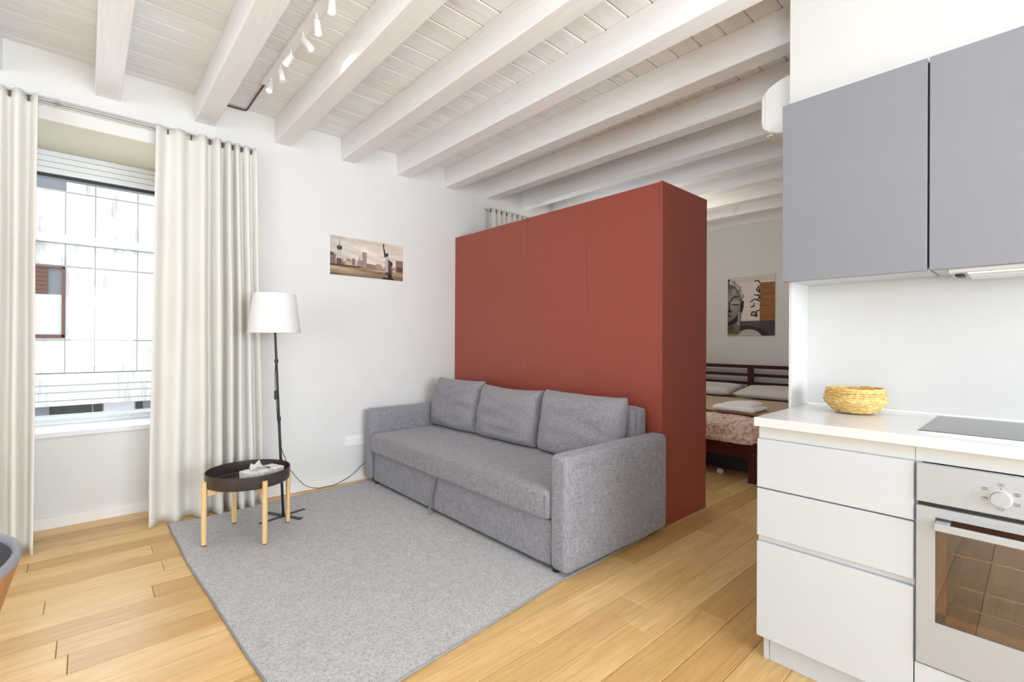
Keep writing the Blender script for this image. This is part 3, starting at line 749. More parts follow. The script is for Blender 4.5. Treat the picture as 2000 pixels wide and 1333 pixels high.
# ------------------------------------------------------------------ wall socket
sk = thing('wall_socket', (1.70, YW, 0.30), 'white wall socket plate just left of the sofa', 'socket')
obj('plate', box_bm(1.62, 1.79, YW-0.009, YW, 0.298, 0.380, 0.003), 'white_plastic', sk)
for i in range(3): obj('module', box_bm(1.652+0.035*i, 1.685+0.035*i, YW-0.0115, YW-0.0085, 0.314, 0.364, 0.001), 'white_plastic', sk)

# ------------------------------------------------------------------ printed pictures (flat colour fields on a panel)
def picture(name, corner, ex, ey, w, h, img, thick, label, cat='picture'):
    """img: rows x cols x 3 sRGB 0..1, row 0 at the top"""
    R_, C_ = img.shape[:2]
    t = thing(name, corner, label, cat); o0 = Vector(corner); ex = Vector(ex); ey = Vector((0, 0, 1)); nrm = Vector(ey.cross(ex))
    nrm = Vector(ey_n := (0, 0, 0)) if False else nrm
    nrm = Vector(nrm); 
    if nrm.dot(-Vector(corner)) < 0: nrm = -nrm
    V = []; 
    for r in range(R_+1):
        for c in range(C_+1): V.append(o0+ex*(w*c/C_)+Vector((0, 0, h*(1-r/R_)))+nrm*(thick+0.0006)-o0)
    F = [(r*(C_+1)+c, r*(C_+1)+c+1, (r+1)*(C_+1)+c+1, (r+1)*(C_+1)+c) for r in range(R_) for c in range(C_)]
    me = bpy.data.meshes.new('print'); me.from_pydata([tuple(v) for v in V], [], F)
    at = me.color_attributes.new('print', 'FLOAT_COLOR', 'CORNER')
    lin = np.where(img <= 0.04045, img/12.92, ((img+0.055)/1.055)**2.4)
    data = np.ones((len(F), 4, 4), dtype=np.float32); data[:, :, :3] = lin.reshape(-1, 1, 3)
    at.data.foreach_set('color', data.ravel()); me.materials.append(M_['print'])
    o = bpy.data.objects.new('print', me); COL.objects.link(o); o.parent = t
    b = bmesh.new()
    A = [o0, o0+ex*w, o0+ex*w+Vector((0, 0, h)), o0+Vector((0, 0, h))]
    bk = [b.verts.new(p) for p in A]; ft = [b.verts.new(p+nrm*thick) for p in A]
    b.faces.new(bk); b.faces.new(ft)
    for i in range(4): b.faces.new((bk[i], bk[(i+1) % 4], ft[(i+1) % 4], ft[i]))
    obj('panel', b, 'white_plastic', t)
    return t
rs = np.random.RandomState(3)
def vnoise(H, W_, sy, sx):
    g = rs.rand(int(H/sy)+3, int(W_/sx)+3); Y, X = np.mgrid[0:H, 0:W_]; y = Y/sy; x = X/sx
    y0 = y.astype(int); x0 = x.astype(int); fy = y-y0; fx = x-x0; fy = fy*fy*(3-2*fy); fx = fx*fx*(3-2*fx)
    return (g[y0, x0]*(1-fy)+g[y0+1, x0]*fy)*(1-fx)+(g[y0, x0+1]*(1-fy)+g[y0+1, x0+1]*fy)*fx
def rgb(r, g, b_): return np.array([r, g, b_])/255
H, Wd = 104, 212; Y, X = np.mgrid[0:H, 0:Wd]; yy = Y/H; xx = X/Wd
cl = vnoise(H, Wd, 7, 60)*0.5+vnoise(H, Wd, 4, 24)*0.3+0.2*vnoise(H, Wd, 12, 12)
st_ = vnoise(H, Wd, 5, 40)
dia = vnoise(H+200, Wd, 6, 90)[(np.clip(Y-(X*0.25).astype(int)+60, 0, H+199)), X]
skyv = 0.5*cl+0.5*dia
img = rgb(196, 176, 156)[None, None]*(1-skyv[..., None])+rgb(248, 244, 238)[None, None]*skyv[..., None]
img *= (0.86+0.14*np.clip(xx*2.2, 0, 1))[..., None]
def fill(m, c, a=1.0): img[m] = img[m]*(1-a)+c*a
def rect(x0, x1, y0, y1, c, a=1.0): fill((xx >= x0) & (xx < x1) & (yy >= y0) & (yy < y1), c, a)
hor = 0.74
for i in range(110):                                  # distant skyline
    x0 = rs.uniform(0, 1.0); w = rs.uniform(0.012, 0.035); h = rs.uniform(0.03, 0.14)*(1.4 if x0 < 0.45 else 0.8)
    tn = rs.uniform(0.75, 1.15); rect(x0, x0+w, hor-h, hor, np.clip(rgb(158, 130, 116)*tn, 0, 1))
rect(0.0, 0.07, 0.47, hor, rgb(128, 104, 98)); rect(0.0, 0.04, 0.43, 0.5, rgb(84, 66, 58))
rect(0.085, 0.145, 0.30, 0.60, rgb(196, 184, 178)); fill((((xx-0.115)/0.035)**2+((yy-0.28)/0.055)**2) < 1, rgb(70, 50, 44))
rect(0.113, 0.118, 0.08, 0.28, rgb(150, 130, 116)); rect(0.085, 0.145, 0.30, 0.34, rgb(70, 54, 50)); rect(0.08, 0.14, 0.56, hor, rgb(104, 78, 76))
rect(0.19, 0.31, 0.60, hor, rgb(188, 170, 142)); rect(0.20, 0.27, 0.56, 0.62, rgb(150, 134, 118)); rect(0.28, 0.31, 0.52, 0.70, rgb(120, 98, 84))
fill((np.abs(xx-0.38) < 0.004+0.025*np.clip((yy-0.45)/0.3, 0, 1)) & (yy > 0.45) & (yy < hor), rgb(156, 142, 138))
rect(0.415, 0.475, 0.34, 0.72, rgb(160, 136, 130)); rect(0.415, 0.475, 0.335, 0.345, rgb(90, 70, 62)); rect(0.47, 0.56, 0.62, hor, rgb(140, 116, 96))
rect(0.60, 0.68, 0.60, hor, rgb(166, 146, 136)); rect(0.89, 1.0, 0.44, 0.80, rgb(140, 112, 100)); rect(0.91, 1.0, 0.62, 0.82, rgb(104, 70, 58))
rect(0.0, 0.40, hor-0.02, hor+0.02, rgb(70, 52, 44), 0.9); rect(0.40, 0.75, hor+0.0, hor+0.02, rgb(110, 84, 72), 0.7)
wt = vnoise(H, Wd, 3, 46); m = yy > hor+0.02
img[m] = (rgb(132, 100, 72)[None]*(1-wt[m][:, None])+rgb(204, 180, 152)[None]*wt[m][:, None])*(1.12-0.45*np.clip((yy[m]-hor)/0.26, 0, 1))[:, None]
def cap(p, q_, r0, r1, c, arr=None, asp=2.04):       # tapered stroke
    ax, ay, bx, by = p[0]*asp, p[1], q_[0]*asp, q_[1]; px, py = xx*asp, yy
    t = np.clip(((px-ax)*(bx-ax)+(py-ay)*(by-ay))/((bx-ax)**2+(by-ay)**2+1e-9), 0, 1)
    d = np.hypot(px-ax-t*(bx-ax), py-ay-t*(by-ay)); fill(d < r0+(r1-r0)*t, c)
dk = rgb(46, 34, 30)
cap((0.775, 0.50), (0.775, 0.82), 0.08, 0.10, rgb(166, 152, 146)); cap((0.80, 0.5), (0.82, 0.8), 0.045, 0.05, rgb(112, 92, 84))
cap((0.755, 0.42), (0.755, 0.90), 0.022, 0.03, rgb(190, 178, 172)); cap((0.79, 0.46), (0.80, 0.9), 0.012, 0.03, dk)
cap((0.735, 0.36), (0.712, 0.14), 0.028, 0.018, dk); cap((0.71, 0.10), (0.711, 0.03), 0.022, 0.012, dk)
cap((0.76, 0.30), (0.765, 0.33), 0.035, 0.035, dk); cap((0.825, 0.52), (0.83, 0.58), 0.03, 0.03, dk)
cap((0.76, 0.84), (0.80, 0.86), 0.06, 0.06, rgb(96, 66, 58)); cap((0.72, 0.99), (0.84, 0.99), 0.05, 0.05, dk); cap((0.81, 0.84), (0.80, 0.98), 0.04, 0.07, dk)
img = np.clip(img*(0.94+0.1*rs.rand(H, Wd, 1)), 0, 1)
pt = picture('wall_picture', (1.481, YW, 1.727), (1, 0, 0), None, 0.662, 0.322, img, 0.006, 'sepia city skyline print with a torch-bearing statue, on the wall above the lamp and sofa')

H, Wd = 140, 110; Y, X = np.mgrid[0:H, 0:Wd]; yy = Y/H; xx = X/Wd
img = np.ones((H, Wd, 3))*rgb(226, 218, 212); A2 = Wd/H
def cap2(p, q_, r0, r1, c): cap(p, q_, r0, r1, c, asp=A2)
def elps(cx, cy, rx, ry, c, a=1.0): fill((((xx-cx)/rx)**2+((yy-cy)/ry)**2) < 1, c, a)
rect(0, 1, 0, 0.10, rgb(212, 206, 200)); br = vnoise(H, Wd, 2, 30)
m = (xx > 0.685) & (yy > 0.115) & (yy < 0.745); img[m] = rgb(150, 100, 58)*(0.85+0.3*br[m][:, None])
rect(0.0, 1, 0.745, 1.0, rgb(92, 86, 84)); rect(0.685, 1, 0.745, 1.0, rgb(74, 70, 74))
elps(0.34, 1.12, 0.62, 0.30, rgb(66, 48, 44)); elps(0.46, 1.08, 0.30, 0.19, rgb(196, 188, 184)); elps(0.08, 1.02, 0.14, 0.07, rgb(200, 192, 190))
rect(0.12, 0.27, 0.60, 0.93, rgb(120, 104, 98)); elps(0.10, 0.93, 0.2, 0.06, rgb(112, 104, 70), 0.7)
elps(0.0, 0.42, 0.355, 0.40, rgb(54, 42, 42))         # hair shadow
fc = np.clip(1-(((xx-0.08)/0.27)**2+((yy-0.47)/0.34)**2), 0, 1); m = (((xx)/0.31)**2+((yy-0.46)/0.345)**2) < 1
img[m] = (rgb(98, 84, 80)*(1-fc[m][:, None])+rgb(168, 156, 150)*fc[m][:, None])
elps(0.13, 0.235, 0.045, 0.055, rgb(186, 178, 172), 0.6); elps(0.10, 0.60, 0.10, 0.08, rgb(146, 132, 126), 0.6)
cap2((0.03, 0.42), (0.13, 0.33), 0.010, 0.012, rgb(52, 40, 40)); cap2((0.13, 0.33), (0.27, 0.325), 0.012, 0.006, rgb(52, 40, 40))
elps(0.17, 0.435, 0.10, 0.042, rgb(176, 166, 160)); cap2((0.07, 0.45), (0.17, 0.468), 0.007, 0.012, rgb(34, 26, 26)); cap2((0.17, 0.468), (0.28, 0.455), 0.012, 0.006, rgb(34, 26, 26))
cap2((0.03, 0.42), (0.035, 0.56), 0.014, 0.018, rgb(74, 60, 58)); elps(0.03, 0.575, 0.065, 0.025, rgb(50, 38, 38)); cap2((0.0, 0.625), (0.07, 0.63), 0.008, 0.005, rgb(34, 26, 26)); elps(0.03, 0.66, 0.06, 0.018, rgb(84, 68, 66))
cap2((0.0, 0.80), (0.16, 0.73), 0.03, 0.03, rgb(50, 38, 38)); cap2((0.16, 0.73), (0.29, 0.58), 0.028, 0.02, rgb(50, 38, 38)); cap2((0.29, 0.58), (0.33, 0.35), 0.018, 0.022, rgb(50, 38, 38))
cap2((0.265, 0.62), (0.245, 0.80), 0.030, 0.024, rgb(168, 156, 152)); cap2((0.275, 0.62), (0.28, 0.80), 0.006, 0.006, rgb(60, 46, 46))
for i in range(3):                                    # hair curls
    for j in range(13):
        a = -1.52+j*0.118+i*0.05; rx, ry = 0.30+0.022*i, 0.30+0.032*i
        elps(rx*math.cos(a)+0.01, 0.40+ry*math.sin(a), 0.018, 0.013, rgb(226, 220, 214) if (i+j) % 4 else rgb(150, 140, 136))
ink = rgb(34, 24, 26)
for pl_ in ([(0.58, 0.09), (0.65, 0.075), (0.69, 0.12)], [(0.66, 0.19), (0.62, 0.22), (0.64, 0.26), (0.68, 0.255)], [(0.66, 0.17), (0.68, 0.28)], [(0.58, 0.315), (0.68, 0.325)], [(0.65, 0.31), (0.69, 0.37), (0.64, 0.385)],
            [(0.50, 0.425), (0.58, 0.385), (0.68, 0.42)], [(0.565, 0.45), (0.57, 0.455)], [(0.51, 0.52), (0.58, 0.495), (0.56, 0.48)], [(0.51, 0.655), (0.53, 0.60), (0.59, 0.60), (0.60, 0.645), (0.55, 0.66), (0.63, 0.675), (0.62, 0.59), (0.68, 0.57)], [(0.51, 0.655), (0.54, 0.64)]):
    for a, c in zip(pl_, pl_[1:]): cap2(a, c, 0.010, 0.010, ink)
img = np.clip(img*(0.96+0.06*rs.rand(H, Wd, 1)), 0, 1)
picture('wall_picture', (XF, 2.703, 1.276), (0, -1, 0), None, 0.566, 0.744, img, 0.012, 'canvas print of half a serene carved face with brush script, above the bed')

# ------------------------------------------------------------------ ceiling spot track
tk = thing('spotlight_track', (0.860, 2.7, ZC), 'white ceiling track carrying a row of small spotlights between two beams', 'track light')
obj('track', box_bm(0.836, 0.886, 0.95, 3.366, 2.838, ZC, 0.002), 'plank', tk)
tk.children[0].data.materials[0] = M_['white_plastic']
rgt = Vector((0.744, -0.668, 0)); fwd = Vector((0.668, 0.744, 0))
tilt = [(0.10, -0.50), (0.22, 0.0), (-0.35, -0.35), (0.85, 0.1), (0.10, 0.1), (0.03, -0.1), (0.2, 0.2), (0.1, 0.0)]
for i in range(8):
    y = 3.254-0.2*i; a, c = tilt[i]
    top_ = Vector((0.861, y, 2.838)); j = top_-Vector((0, 0, 0.034)); d = (Vector((0, 0, -1))+rgt*a+fwd*c).normalized()
    hd = obj('spot_head', cyl_bm(j, j+d*0.068, 0.0175, 0.0195, 24), 'white_plastic', tk, sm=50)
    obj('stem', cyl_bm(top_+Vector((0, 0, 0.004)), j-Vector((0, 0, 0.005)), 0.0065, seg=12), 'white_plastic', hd, sm=True)
    if i != 1:
        obj('lens', lathe_bm((0, 0, 0), [(0, 0.0), (0.010, 0.0012), (0.016, 0.006)], 20), 'bulb', hd)
        ln = [o for o in hd.children if o.name.startswith('lens')][0]
        rot = d.to_track_quat('-Z', 'Y').to_matrix()
        for v in ln.data.vertices: v.co = rot @ (v.co+ROOT[tk.name])+j+d*0.0718-ROOT[tk.name]
        lp = lamp('spot_glow', 'SPOT', j+d*0.09, 5.0, (1, 0.86, 0.68), tuple(d), spot_size=math.radians(100), spot_blend=0.8, shadow_soft_size=0.02)
obj('feed_cable', tube_bm([(0.735, 3.866, 2.853), (0.80, 3.868, 2.854), (0.842, 3.862, 2.854), (0.861, 3.835, 2.854), (0.861, 3.6, 2.855), (0.861, 3.35, 2.855)], 0.006, 8), 'cable', tk, sm=True)

# ------------------------------------------------------------------ kitchen
KX = 1.865
cb = thing('drawer_cabinet', (2.15, 0.48, 0), 'white handleless base cabinet with three drawers at the near kitchen end', 'cabinet')
obj('carcass', boxes([(1.886, XBK-0.005, 0.2535, 0.7055, 0.095, 0.872)]), 'white_lacquer', cb)
for z0, z1 in ((0.6475, 0.826), (0.4685, 0.6425), (0.0955, 0.445)):
    obj('drawer_front', box_bm(KX, 1.884, 0.2545, 0.7045, z0, z1, 0.0015), 'white_lacquer', cb)
for q_ in ((0.827, 0.872), (0.446, 0.468)): obj('grip_profile', boxes([(1.8835, 1.888, 0.2545, 0.7040, *q_)]), 'grip', cb)
obj('plinth', box_bm(1.905, 1.92, 0.2535, 0.672, 0.0, 0.0945, 0.001), 'white_lacquer', cb)
obj('plinth_side', box_bm(1.902, 2.44, 0.6735, 0.6925, 0.0, 0.0945, 0.001), 'white_lacquer', cb)
ov = thing('oven_cabinet', (2.15, -0.05, 0), 'white base cabinet holding the built-in oven', 'cabinet')
obj('side_board', boxes([(1.886, XBK-0.005, 0.238, 0.2525, 0.095, 0.872)]), 'white_lacquer', ov)
obj('side_board', boxes([(1.886, XBK-0.005, -0.360, -0.345, 0.095, 0.872)]), 'white_lacquer', ov)
obj('back_board', boxes([(XBK-0.012, XBK-0.005, -0.345, 0.238, 0.095, 0.872)]), 'white_lacquer', ov)
obj('bottom_board', boxes([(1.886, XBK-0.013, -0.345, 0.238, 0.20, 0.218)]), 'white_lacquer', ov)
obj('grip_profile', boxes([(1.8835, 1.888, -0.36, 0.2525, 0.827, 0.872)]), 'grip', ov)
obj('filler_front', box_bm(KX, 1.884, -0.360, 0.2515, 0.0955, 0.224, 0.0015), 'white_lacquer', ov)
obj('plinth', box_bm(1.905, 1.92, -0.36, 0.2525, 0.0, 0.0945, 0.001), 'white_lacquer', ov)
c3 = thing('base_cabinet', (2.15, -0.7, 0), 'white base cabinet beyond the oven, outside the photo', 'cabinet')
obj('carcass', boxes([(1.886, XBK-0.005, -1.2, -0.3615, 0.095, 0.872)]), 'white_lacquer', c3)
obj('door', box_bm(KX, 1.884, -1.2, -0.363, 0.0955, 0.826, 0.0015), 'white_lacquer', c3)
obj('plinth', boxes([(1.905, 1.92, -1.2, -0.3615, 0, 0.0945)]), 'white_lacquer', c3)
# oven
O = thing('oven', (2.1, -0.048, 0.225), 'stainless steel built-in oven with round knob and glass door', 'oven')
y0, y1 = -0.345, 0.2475
obj('control_panel', box_bm(1.858, 1.88, y0, y1, 0.712, 0.8245, 0.0015), 'steel', O)
obj('door_gap', boxes([(1.872, 1.878, y0+0.002, y1-0.002, 0.698, 0.713)]), 'black_plastic', O)
cav = boxes([(1.92, 2.40, y0+0.05, y1-0.045, 0.325, 0.335), (1.92, 2.40, y0+0.05, y1-0.045, 0.70, 0.71), (2.39, 2.40, y0+0.05, y1-0.045, 0.335, 0.70), (1.92, 2.40, y0+0.05, y0+0.06, 0.335, 0.70), (1.92, 2.40, y1-0.055, y1-0.045, 0.335, 0.70)])
obj('cavity', cav, 'cavity', O)
for z in (0.555, 0.46, 0.40):
    rk = bmesh.new()
    cyl_bm((1.935, y0+0.065, z), (1.935, y1-0.065, z), 0.0035, seg=6, bm=rk)
    for i in range(12):
        yy_ = y0+0.075+i*(y1-y0-0.15)/11; cyl_bm((1.935, yy_, z), (2.36, yy_, z), 0.0006, seg=4, bm=rk)
    obj('oven_rack', rk, 'chrome', O)
D = obj('oven_door', boxes([(1.860, 1.882, y0, y1, 0.672, 0.699), (1.860, 1.882, y0, y1, 0.230, 0.362), (1.860, 1.882, y1-0.0425, y1, 0.362, 0.672), (1.860, 1.882, y0, y0+0.0425, 0.362, 0.672)]), 'steel', O)
obj('door_glass', boxes([(1.863, 1.866, y0+0.0425, y1-0.0425, 0.362, 0.672)]), 'oven_glass', D)
obj('inner_frame', boxes([(1.872, 1.876, y0+0.04, y0+0.075, 0.362, 0.672), (1.872, 1.876, y1-0.066, y1-0.04, 0.362, 0.672), (1.872, 1.876, y0+0.04, y1-0.04, 0.362, 0.388), (1.872, 1.876, y0+0.04, y1-0.04, 0.645, 0.672)]), 'cavity', D)
obj('handle', box_bm(1.818, 1.830, y0+0.042, y1-0.0435, 0.644, 0.664, 0.002), 'steel', D)
for a in (y1-0.075, y0+0.045): obj('handle_bracket', box_bm(1.829, 1.862, a, a+0.03, 0.650, 0.664, 0.001), 'steel', D)
kn = obj('knob', cyl_bm((1.8585, 0.071, 0.760), (1.838, 0.071, 0.760), 0.0215, 0.0185, 40), 'steel', O, sm=30)
obj('knob_ring', cyl_bm((1.8583, 0.071, 0.760), (1.8555, 0.071, 0.760), 0.0235, 0.0235, 40), 'grip', kn, sm=30)
obj('knob_mark', boxes([(1.8572, 1.8578, 0.0700, 0.0720, 0.7855, 0.7880)]), 'black_plastic', O)
for dy, dz, kind in ((0.0, 0.037, 0), (0.031, 0.021, 1), (0.031, -0.006, 2), (0.0, -0.0285, 3), (-0.031, 0.017, 1), (-0.031, -0.010, 0)):
    cy, cz = 0.071+dy, 0.760+dz; w, h, e = 0.0055, 0.0036, 0.0006; x0, x1 = 1.8572, 1.8578
    L = [(x0, x1, cy-w, cy+w, cz-h, cz-h+e), (x0, x1, cy-w, cy+w, cz+h-e, cz+h), (x0, x1, cy-w, cy-w+e, cz-h, cz+h), (x0, x1, cy+w-e, cy+w, cz-h, cz+h)]
    if kind == 0: L.append((x0, x1, cy-0.001, cy+0.001, cz-0.001, cz+0.001))
    if kind == 1: L += [(x0, x1, cy-0.003, cy+0.003, cz-0.0018, cz-0.0012), (x0, x1, cy-0.003, cy+0.003, cz+0.0012, cz+0.0018)]
    if kind == 2: L.append((x0, x1, cy-0.004, cy+0.001, cz+0.0012, cz+0.0024))
    obj('dial_icon', boxes(L), 'black_plastic', O)
# worktop
wt_ = thing('worktop', (2.15, -0.2, 0.8735), 'thick white laminate worktop over the drawers and oven', 'worktop')
obj('slab', box_bm(1.850, XBK-0.001, -1.22, 0.7115, 0.8735, 0.906, 0.0015), 'white_top', wt_)
obj('rear_seal', box_bm(XBK-0.016, XBK-0.0005, -1.22, 0.7110, 0.906, 0.913, 0.002), 'white_plastic', wt_)
hb = thing('hob', (2.18, -0.03, 0.906), 'black glass hob set in the white worktop', 'hob')
obj('glass_plate', box_bm(1.955, 2.40, -0.32, 0.258, 0.9062, 0.911, 0.001), 'hob', hb)
obj('steel_edge', boxes([(1.951, 1.9555, -0.32, 0.258, 0.9062, 0.9095), (1.951, 2.40, 0.2575, 0.261, 0.9062, 0.9095)]), 'chrome', hb)
# wall cupboards
def cupboard(a, c, label):
    t = thing('wall_cupboard', (2.3, (a+c)/2, 1.438), label, 'cupboard', 'grey fronted wall cupboards over the worktop')
    obj('carcass', boxes([(2.2005, XBK-0.003, max(a, -9)+0.001, min(c, YS)-0.001, 1.444, 2.18)]), 'white_lacquer', t)
    obj('door', box_bm(2.180, 2.199, a+0.002, c-0.001, 1.438, 2.181, 0.0012), 'grey_front', t)
    obj('seam_strip', boxes([(2.199, 2.2005, a-0.002, a+0.004, 1.45, 2.17)]), 'seal', t)
    return t
cupboard(0.2625, 0.7285, 'grey matt wall cupboard at the left end, over the basket')
cupboard(-0.345, 0.2595, 'grey matt wall cupboard over the hob and hood')
cupboard(-1.2, -0.348, 'grey matt wall cupboard beyond the hood, outside the photo')
hd = thing('range_hood', (2.3, -0.04, 1.43), 'flat white pull-out range hood under the second grey cupboard', 'hood')
obj('hood_body', box_bm(2.205, 2.40, -0.33, 0.212, 1.426, 1.4435, 0.002), 'grip', hd)
obj('slider_front', box_bm(2.21, 2.255, -0.33, 0.165, 1.418, 1.4255, 0.002), 'frame_white', hd)
obj('slider_rear', box_bm(2.262, 2.39, -0.33, 0.165, 1.415, 1.4255, 0.002), 'frame_white', hd)
obj('end_cap', box_bm(2.262, 2.33, 0.178, 0.200, 1.419, 1.4255, 0.001), 'black_plastic', hd)
# seagrass basket: coiled rope rings
BC = (2.274, 0.492, 0.9065)
bk = thing('basket', BC, 'woven seagrass bowl basket standing on the white worktop', 'basket')
prof = []
key = [(0.060, 0.0065), (0.070, 0.012), (0.082, 0.024), (0.094, 0.038), (0.101, 0.050), (0.1005, 0.060), (0.097, 0.074), (0.093, 0.090), (0.092, 0.098)]
def at(s_):
    n = len(key)-1; f = s_*n; i = min(int(f), n-1); t = f-i
    return key[i][0]*(1-t)+key[i+1][0]*t, key[i][1]*(1-t)+key[i+1][1]*t
b = bmesh.new(); turns = 15; steps = 72; P = []
for i in range(turns*steps+1):
    s_ = i/(turns*steps); r_, z = at(s_); t = 2*PI*i/steps
    w = 0.0016*math.sin(t*11+int(i/steps)*PI)+0.0012*noise.noise(Vector((math.cos(t)*6, math.sin(t)*6, z*40)))
    P.append((BC[0]+(r_+w)*math.cos(t), BC[1]+(r_+w)*math.sin(t), BC[2]+z+0.0008*math.sin(t*17)))
tube_bm(P, 0.0044, 6, bm=b, smooth=0)
obj('coil', b, 'straw', bk, sm=60)
obj('wall', lathe_bm(BC, [(0, 0.003), (0.060, 0.003)]+[(r_-0.003, z) for r_, z in key]+[(r_-0.006, z) for r_, z in key[::-1]]+[(0, 0.006)], 48), 'straw', bk, sm=60)

# ------------------------------------------------------------------ air conditioner on the back of the kitchen wall
ac = thing('air_conditioner', (2.87, 0.85, 2.19), 'white wall air conditioner showing past the end of the kitchen wall', 'air conditioner')
pf = [(0.786, 2.452), (0.800, 2.452), (0.840, 2.446), (0.880, 2.430), (0.910, 2.404), (0.919, 2.375), (0.920, 2.262), (0.913, 2.236), (0.885, 2.212), (0.850, 2.195), (0.820, 2.187), (0.786, 2.187)]
b = bmesh.new(); A = [b.verts.new((2.47, y, z)) for y, z in pf]; B = [b.verts.new((3.27, y, z)) for y, z in pf]
b.faces.new(A); b.faces.new(B[::-1])
for i in range(len(pf)):
    j = (i+1) % len(pf); b.faces.new((A[i], A[j], B[j], B[i]))
bmesh.ops.bevel(b, geom=[e for e in b.edges if len({round(v.co.x, 3) for v in e.verts}) == 1], offset=0.004, segments=2, affect='EDGES')
obj('casing', b, 'white_plastic', ac, sm=35)
obj('cover_seam', boxes([(2.4692, 2.4702, 0.9030, 0.9042, 2.235, 2.405)]), 'rail', ac)
obj('air_vane', box_bm(2.50, 3.24, 0.875, 0.905, 2.202, 2.207, 0.001), 'white_plastic', ac)
obj('wall_bracket', boxes([(2.4705, 2.50, 0.785, 0.786, 2.25, 2.40)]), 'black_plastic', ac)

# ------------------------------------------------------------------ bed
bd = thing('double_bed', (5.15, 2.385, 0), 'dark red-brown wooden double bed with open slatted headboard at the far wall', 'bed')
ya, yb = 1.582, 3.188
for y in (ya, yb-0.066):
    obj('leg', box_bm(4.165, 4.215, y, y+0.066, 0, 0.345, 0.003), 'mahogany', bd)
    obj('headboard_post', box_bm(6.085, 6.135, y, y+0.066, 0, 0.905, 0.003), 'mahogany', bd)
obj('foot_rail', box_bm(4.172, 4.20, ya+0.066, yb-0.066, 0.20, 0.335, 0.003), 'mahogany', bd)
for y in (ya, yb-0.024): obj('side_rail', box_bm(4.215, 6.085, y, y+0.024, 0.20, 0.335, 0.003), 'mahogany', bd)
obj('headboard_post', box_bm(6.09, 6.13, 2.355, 2.42, 0.35, 0.885, 0.003), 'mahogany', bd)
for z0, z1 in ((0.872, 0.914), (0.772, 0.808), (0.672, 0.706)):
    obj('headboard_slat', box_bm(6.095, 6.125, ya+0.066 if z0 < 0.8 else ya-0.01, yb-0.066 if z0 < 0.8 else yb+0.01, z0, z1, 0.002), 'mahogany', bd)
for y, z in ((ya+0.020, 0.303), (ya+0.020, 0.247)): obj('bolt', cyl_bm((4.1635, y+0.0, z), (4.166, y, z), 0.007, seg=12), 'chrome', bd)
obj('bolt', cyl_bm((4.19, ya-0.001, 0.275), (4.19, ya+0.002, 0.275), 0.006, seg=12), 'chrome', bd)
obj('mattress', puffy(4.235, 6.07, ya+0.04, yb-0.04, 0.34, 0.468, 0.03, 8, 0.002), 'linen', bd, sm=60)
obj('under_storage', boxes([(4.45, 5.9, ya+0.15, yb-0.15, 0.02, 0.19)]), 'black_plastic', bd)
# chenille bedspread: draped over the foot end, thick and lumpy
def shell(b):
    b.normal_update()
    bmesh.ops.recalc_face_normals(b, faces=b.faces)
    bmesh.ops.delete(b, geom=[f for f in b.faces if f.normal.z < -0.7], context='FACES')
    return b
bsp = tag(obj('bedspread', shell(puffy(4.130, 4.78, ya-0.02, yb+0.02, 0.300, 0.530, 0.085, 26, 0.004, 0.020, 11)), 'chenille', None, sm=180), 'speckled orange and cream chenille bedspread over the foot of the bed', 'bedspread')
bl = tag(obj('blanket', puffy(4.36, 5.50, ya-0.01, yb+0.01, 0.545, 0.562, 0.008, 14, 0.001, 0.004, 15), 'stripe', None, sm=180), 'tan and cream striped blanket spread on the bed', 'blanket')
sh2 = tag(obj('bed_sheet', puffy(5.30, 6.06, ya+0.01, yb-0.01, 0.475, 0.538, 0.025, 10, 0.001, 0.004, 17), 'linen', None, sm=180), 'pale folded sheet below the pillows', 'sheet')
def pillow(x0, x1, y0, y1, z0, h, seed, label, lean=0.35):
    n = 12; b = bmesh.new(); T_ = []; B_ = []
    for i in range(n+1):
        a, c = [], []
        for j in range(n+1):
            u = -1+2*i/n; v = -1+2*j/n; e = max(0, (1-u**4)*(1-v**4))**0.5
            x = (x0+x1)/2+u*(x1-x0)/2*(1-0.06*(1-abs(v))); y = (y0+y1)/2+v*(y1-y0)/2*(1-0.05*(1-abs(u)))
            zb = z0+(x-x0)*lean; d = h/2*e*(1+0.15*noise.noise(Vector((u*2, v*2, seed))))
            a.append((x, y, zb+h*0.45+d)); c.append((x, y, zb+h*0.45-d*0.8))
        T_.append(a); B_.append(c)
    F = [[b.verts.new(p) for p in r] for r in T_]
    K = [[F[i][j] if i in (0, n) or j in (0, n) else b.verts.new(B_[i][j]) for j in range(n+1)] for i in range(n+1)]
    for i in range(n):
        for j in range(n):
            b.faces.new((F[i][j], F[i+1][j], F[i+1][j+1], F[i][j+1]))
            q_ = (K[i][j], K[i][j+1], K[i+1][j+1], K[i+1][j])
            if len(set(q_)) == 4:
                try: b.faces.new(q_)
                except ValueError: pass
    return tag(obj('pillow', b, 'linen', None, sm=180), label, 'pillow', 'pillows against the headboard')
pillow(5.52, 6.02, 2.40, 3.12, 0.545, 0.11, 1, 'white pillow on the left half of the bed, partly behind the wardrobe', 0.12)
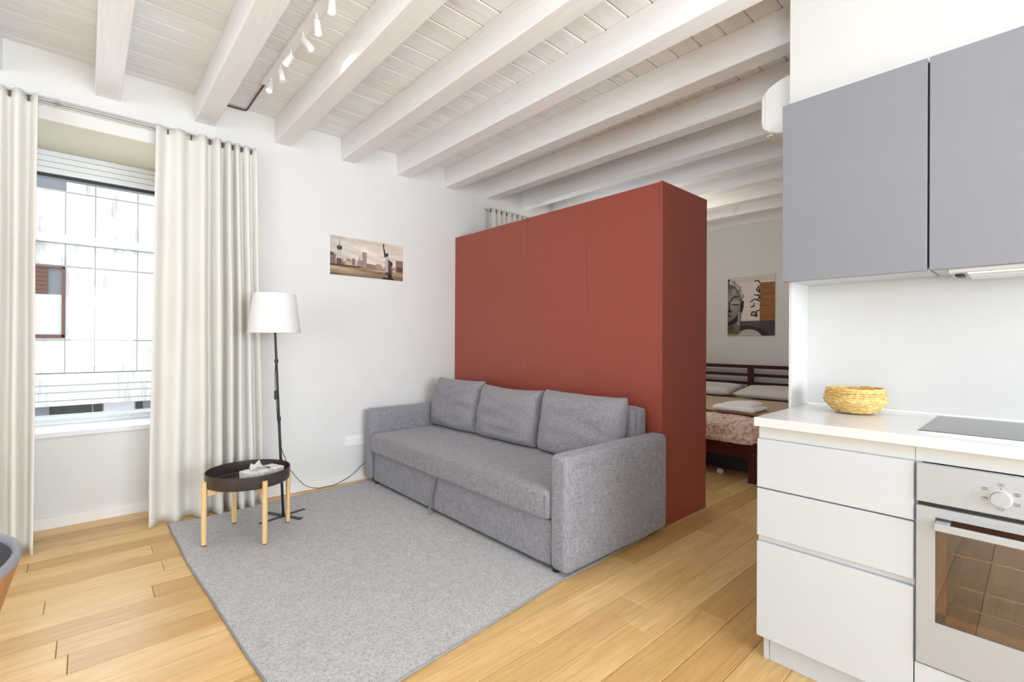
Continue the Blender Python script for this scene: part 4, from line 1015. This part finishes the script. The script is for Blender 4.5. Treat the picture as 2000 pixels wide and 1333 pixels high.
pillow(5.50, 6.00, 1.64, 2.38, 0.545, 0.11, 4, 'white pillow on the right half of the bed, cut off by the kitchen panel', 0.12)
# folded towel
tw = thing('towel', (4.50, 1.85, 0.565), 'folded white towel lying on the striped blanket', 'towel')
obj('fold', puffy(4.33, 4.68, 1.66, 2.04, 0.566, 0.602, 0.020, 8, 0.004, 0.016, 21), 'towel', tw, sm=180)
obj('fold', puffy(4.37, 4.64, 1.70, 1.96, 0.598, 0.636, 0.018, 8, 0.004, 0.018, 24), 'towel', tw, sm=180)
tag(obj('dust_ball', lathe_bm((4.27, 1.93, 0.0), [(0, 0.0), (0.018, 0.002), (0.028, 0.016), (0.028, 0.034), (0.017, 0.048), (0, 0.052)], 16), 'linen', None, sm=True), 'small pale round ball on the floor at the foot of the bed', 'ball')

# ------------------------------------------------------------------ tub chair at the left edge
CC = Vector((-0.440, 1.49, 0))
ch = thing('tub_chair', (CC.x, CC.y, 0), 'grey tub chair with wooden outer shell cut off at the left photo edge', 'chair')
zr = 0.725
obj('outer_shell', lathe_bm((CC.x, CC.y, 0), [(0.10, 0.40), (0.18, 0.405), (0.24, 0.44), (0.295, 0.55), (0.338, zr-0.02), (0.328, zr-0.02), (0.285, 0.55), (0.23, 0.45), (0.10, 0.415)], 64, close=True), 'plywood', ch, sm=60)
obj('inner_shell', lathe_bm((CC.x, CC.y, 0), [(0, 0.445), (0.20, 0.45), (0.25, 0.50), (0.298, 0.60), (0.326, zr-0.012), (0.33, zr-0.02), (0.285, 0.55), (0.22, 0.452), (0, 0.43)], 64), 'seat_grey', ch, sm=60)
obj('rim', lathe_bm((CC.x, CC.y, zr-0.012), [(0.324, -0.008), (0.325, 0.004), (0.331, 0.008), (0.338, 0.003), (0.339, -0.008), (0.333, -0.012)], 64, close=True), 'rim_grey', ch, sm=60)
for sx, sy in ((1, 1), (1, -1), (-1, 1), (-1, -1)):
    obj('leg', cyl_bm((CC.x+sx*0.13, CC.y+sy*0.13, 0.42), (CC.x+sx*0.20, CC.y+sy*0.20, 0.0), 0.016, 0.011, 16), 'plywood', ch, sm=True)
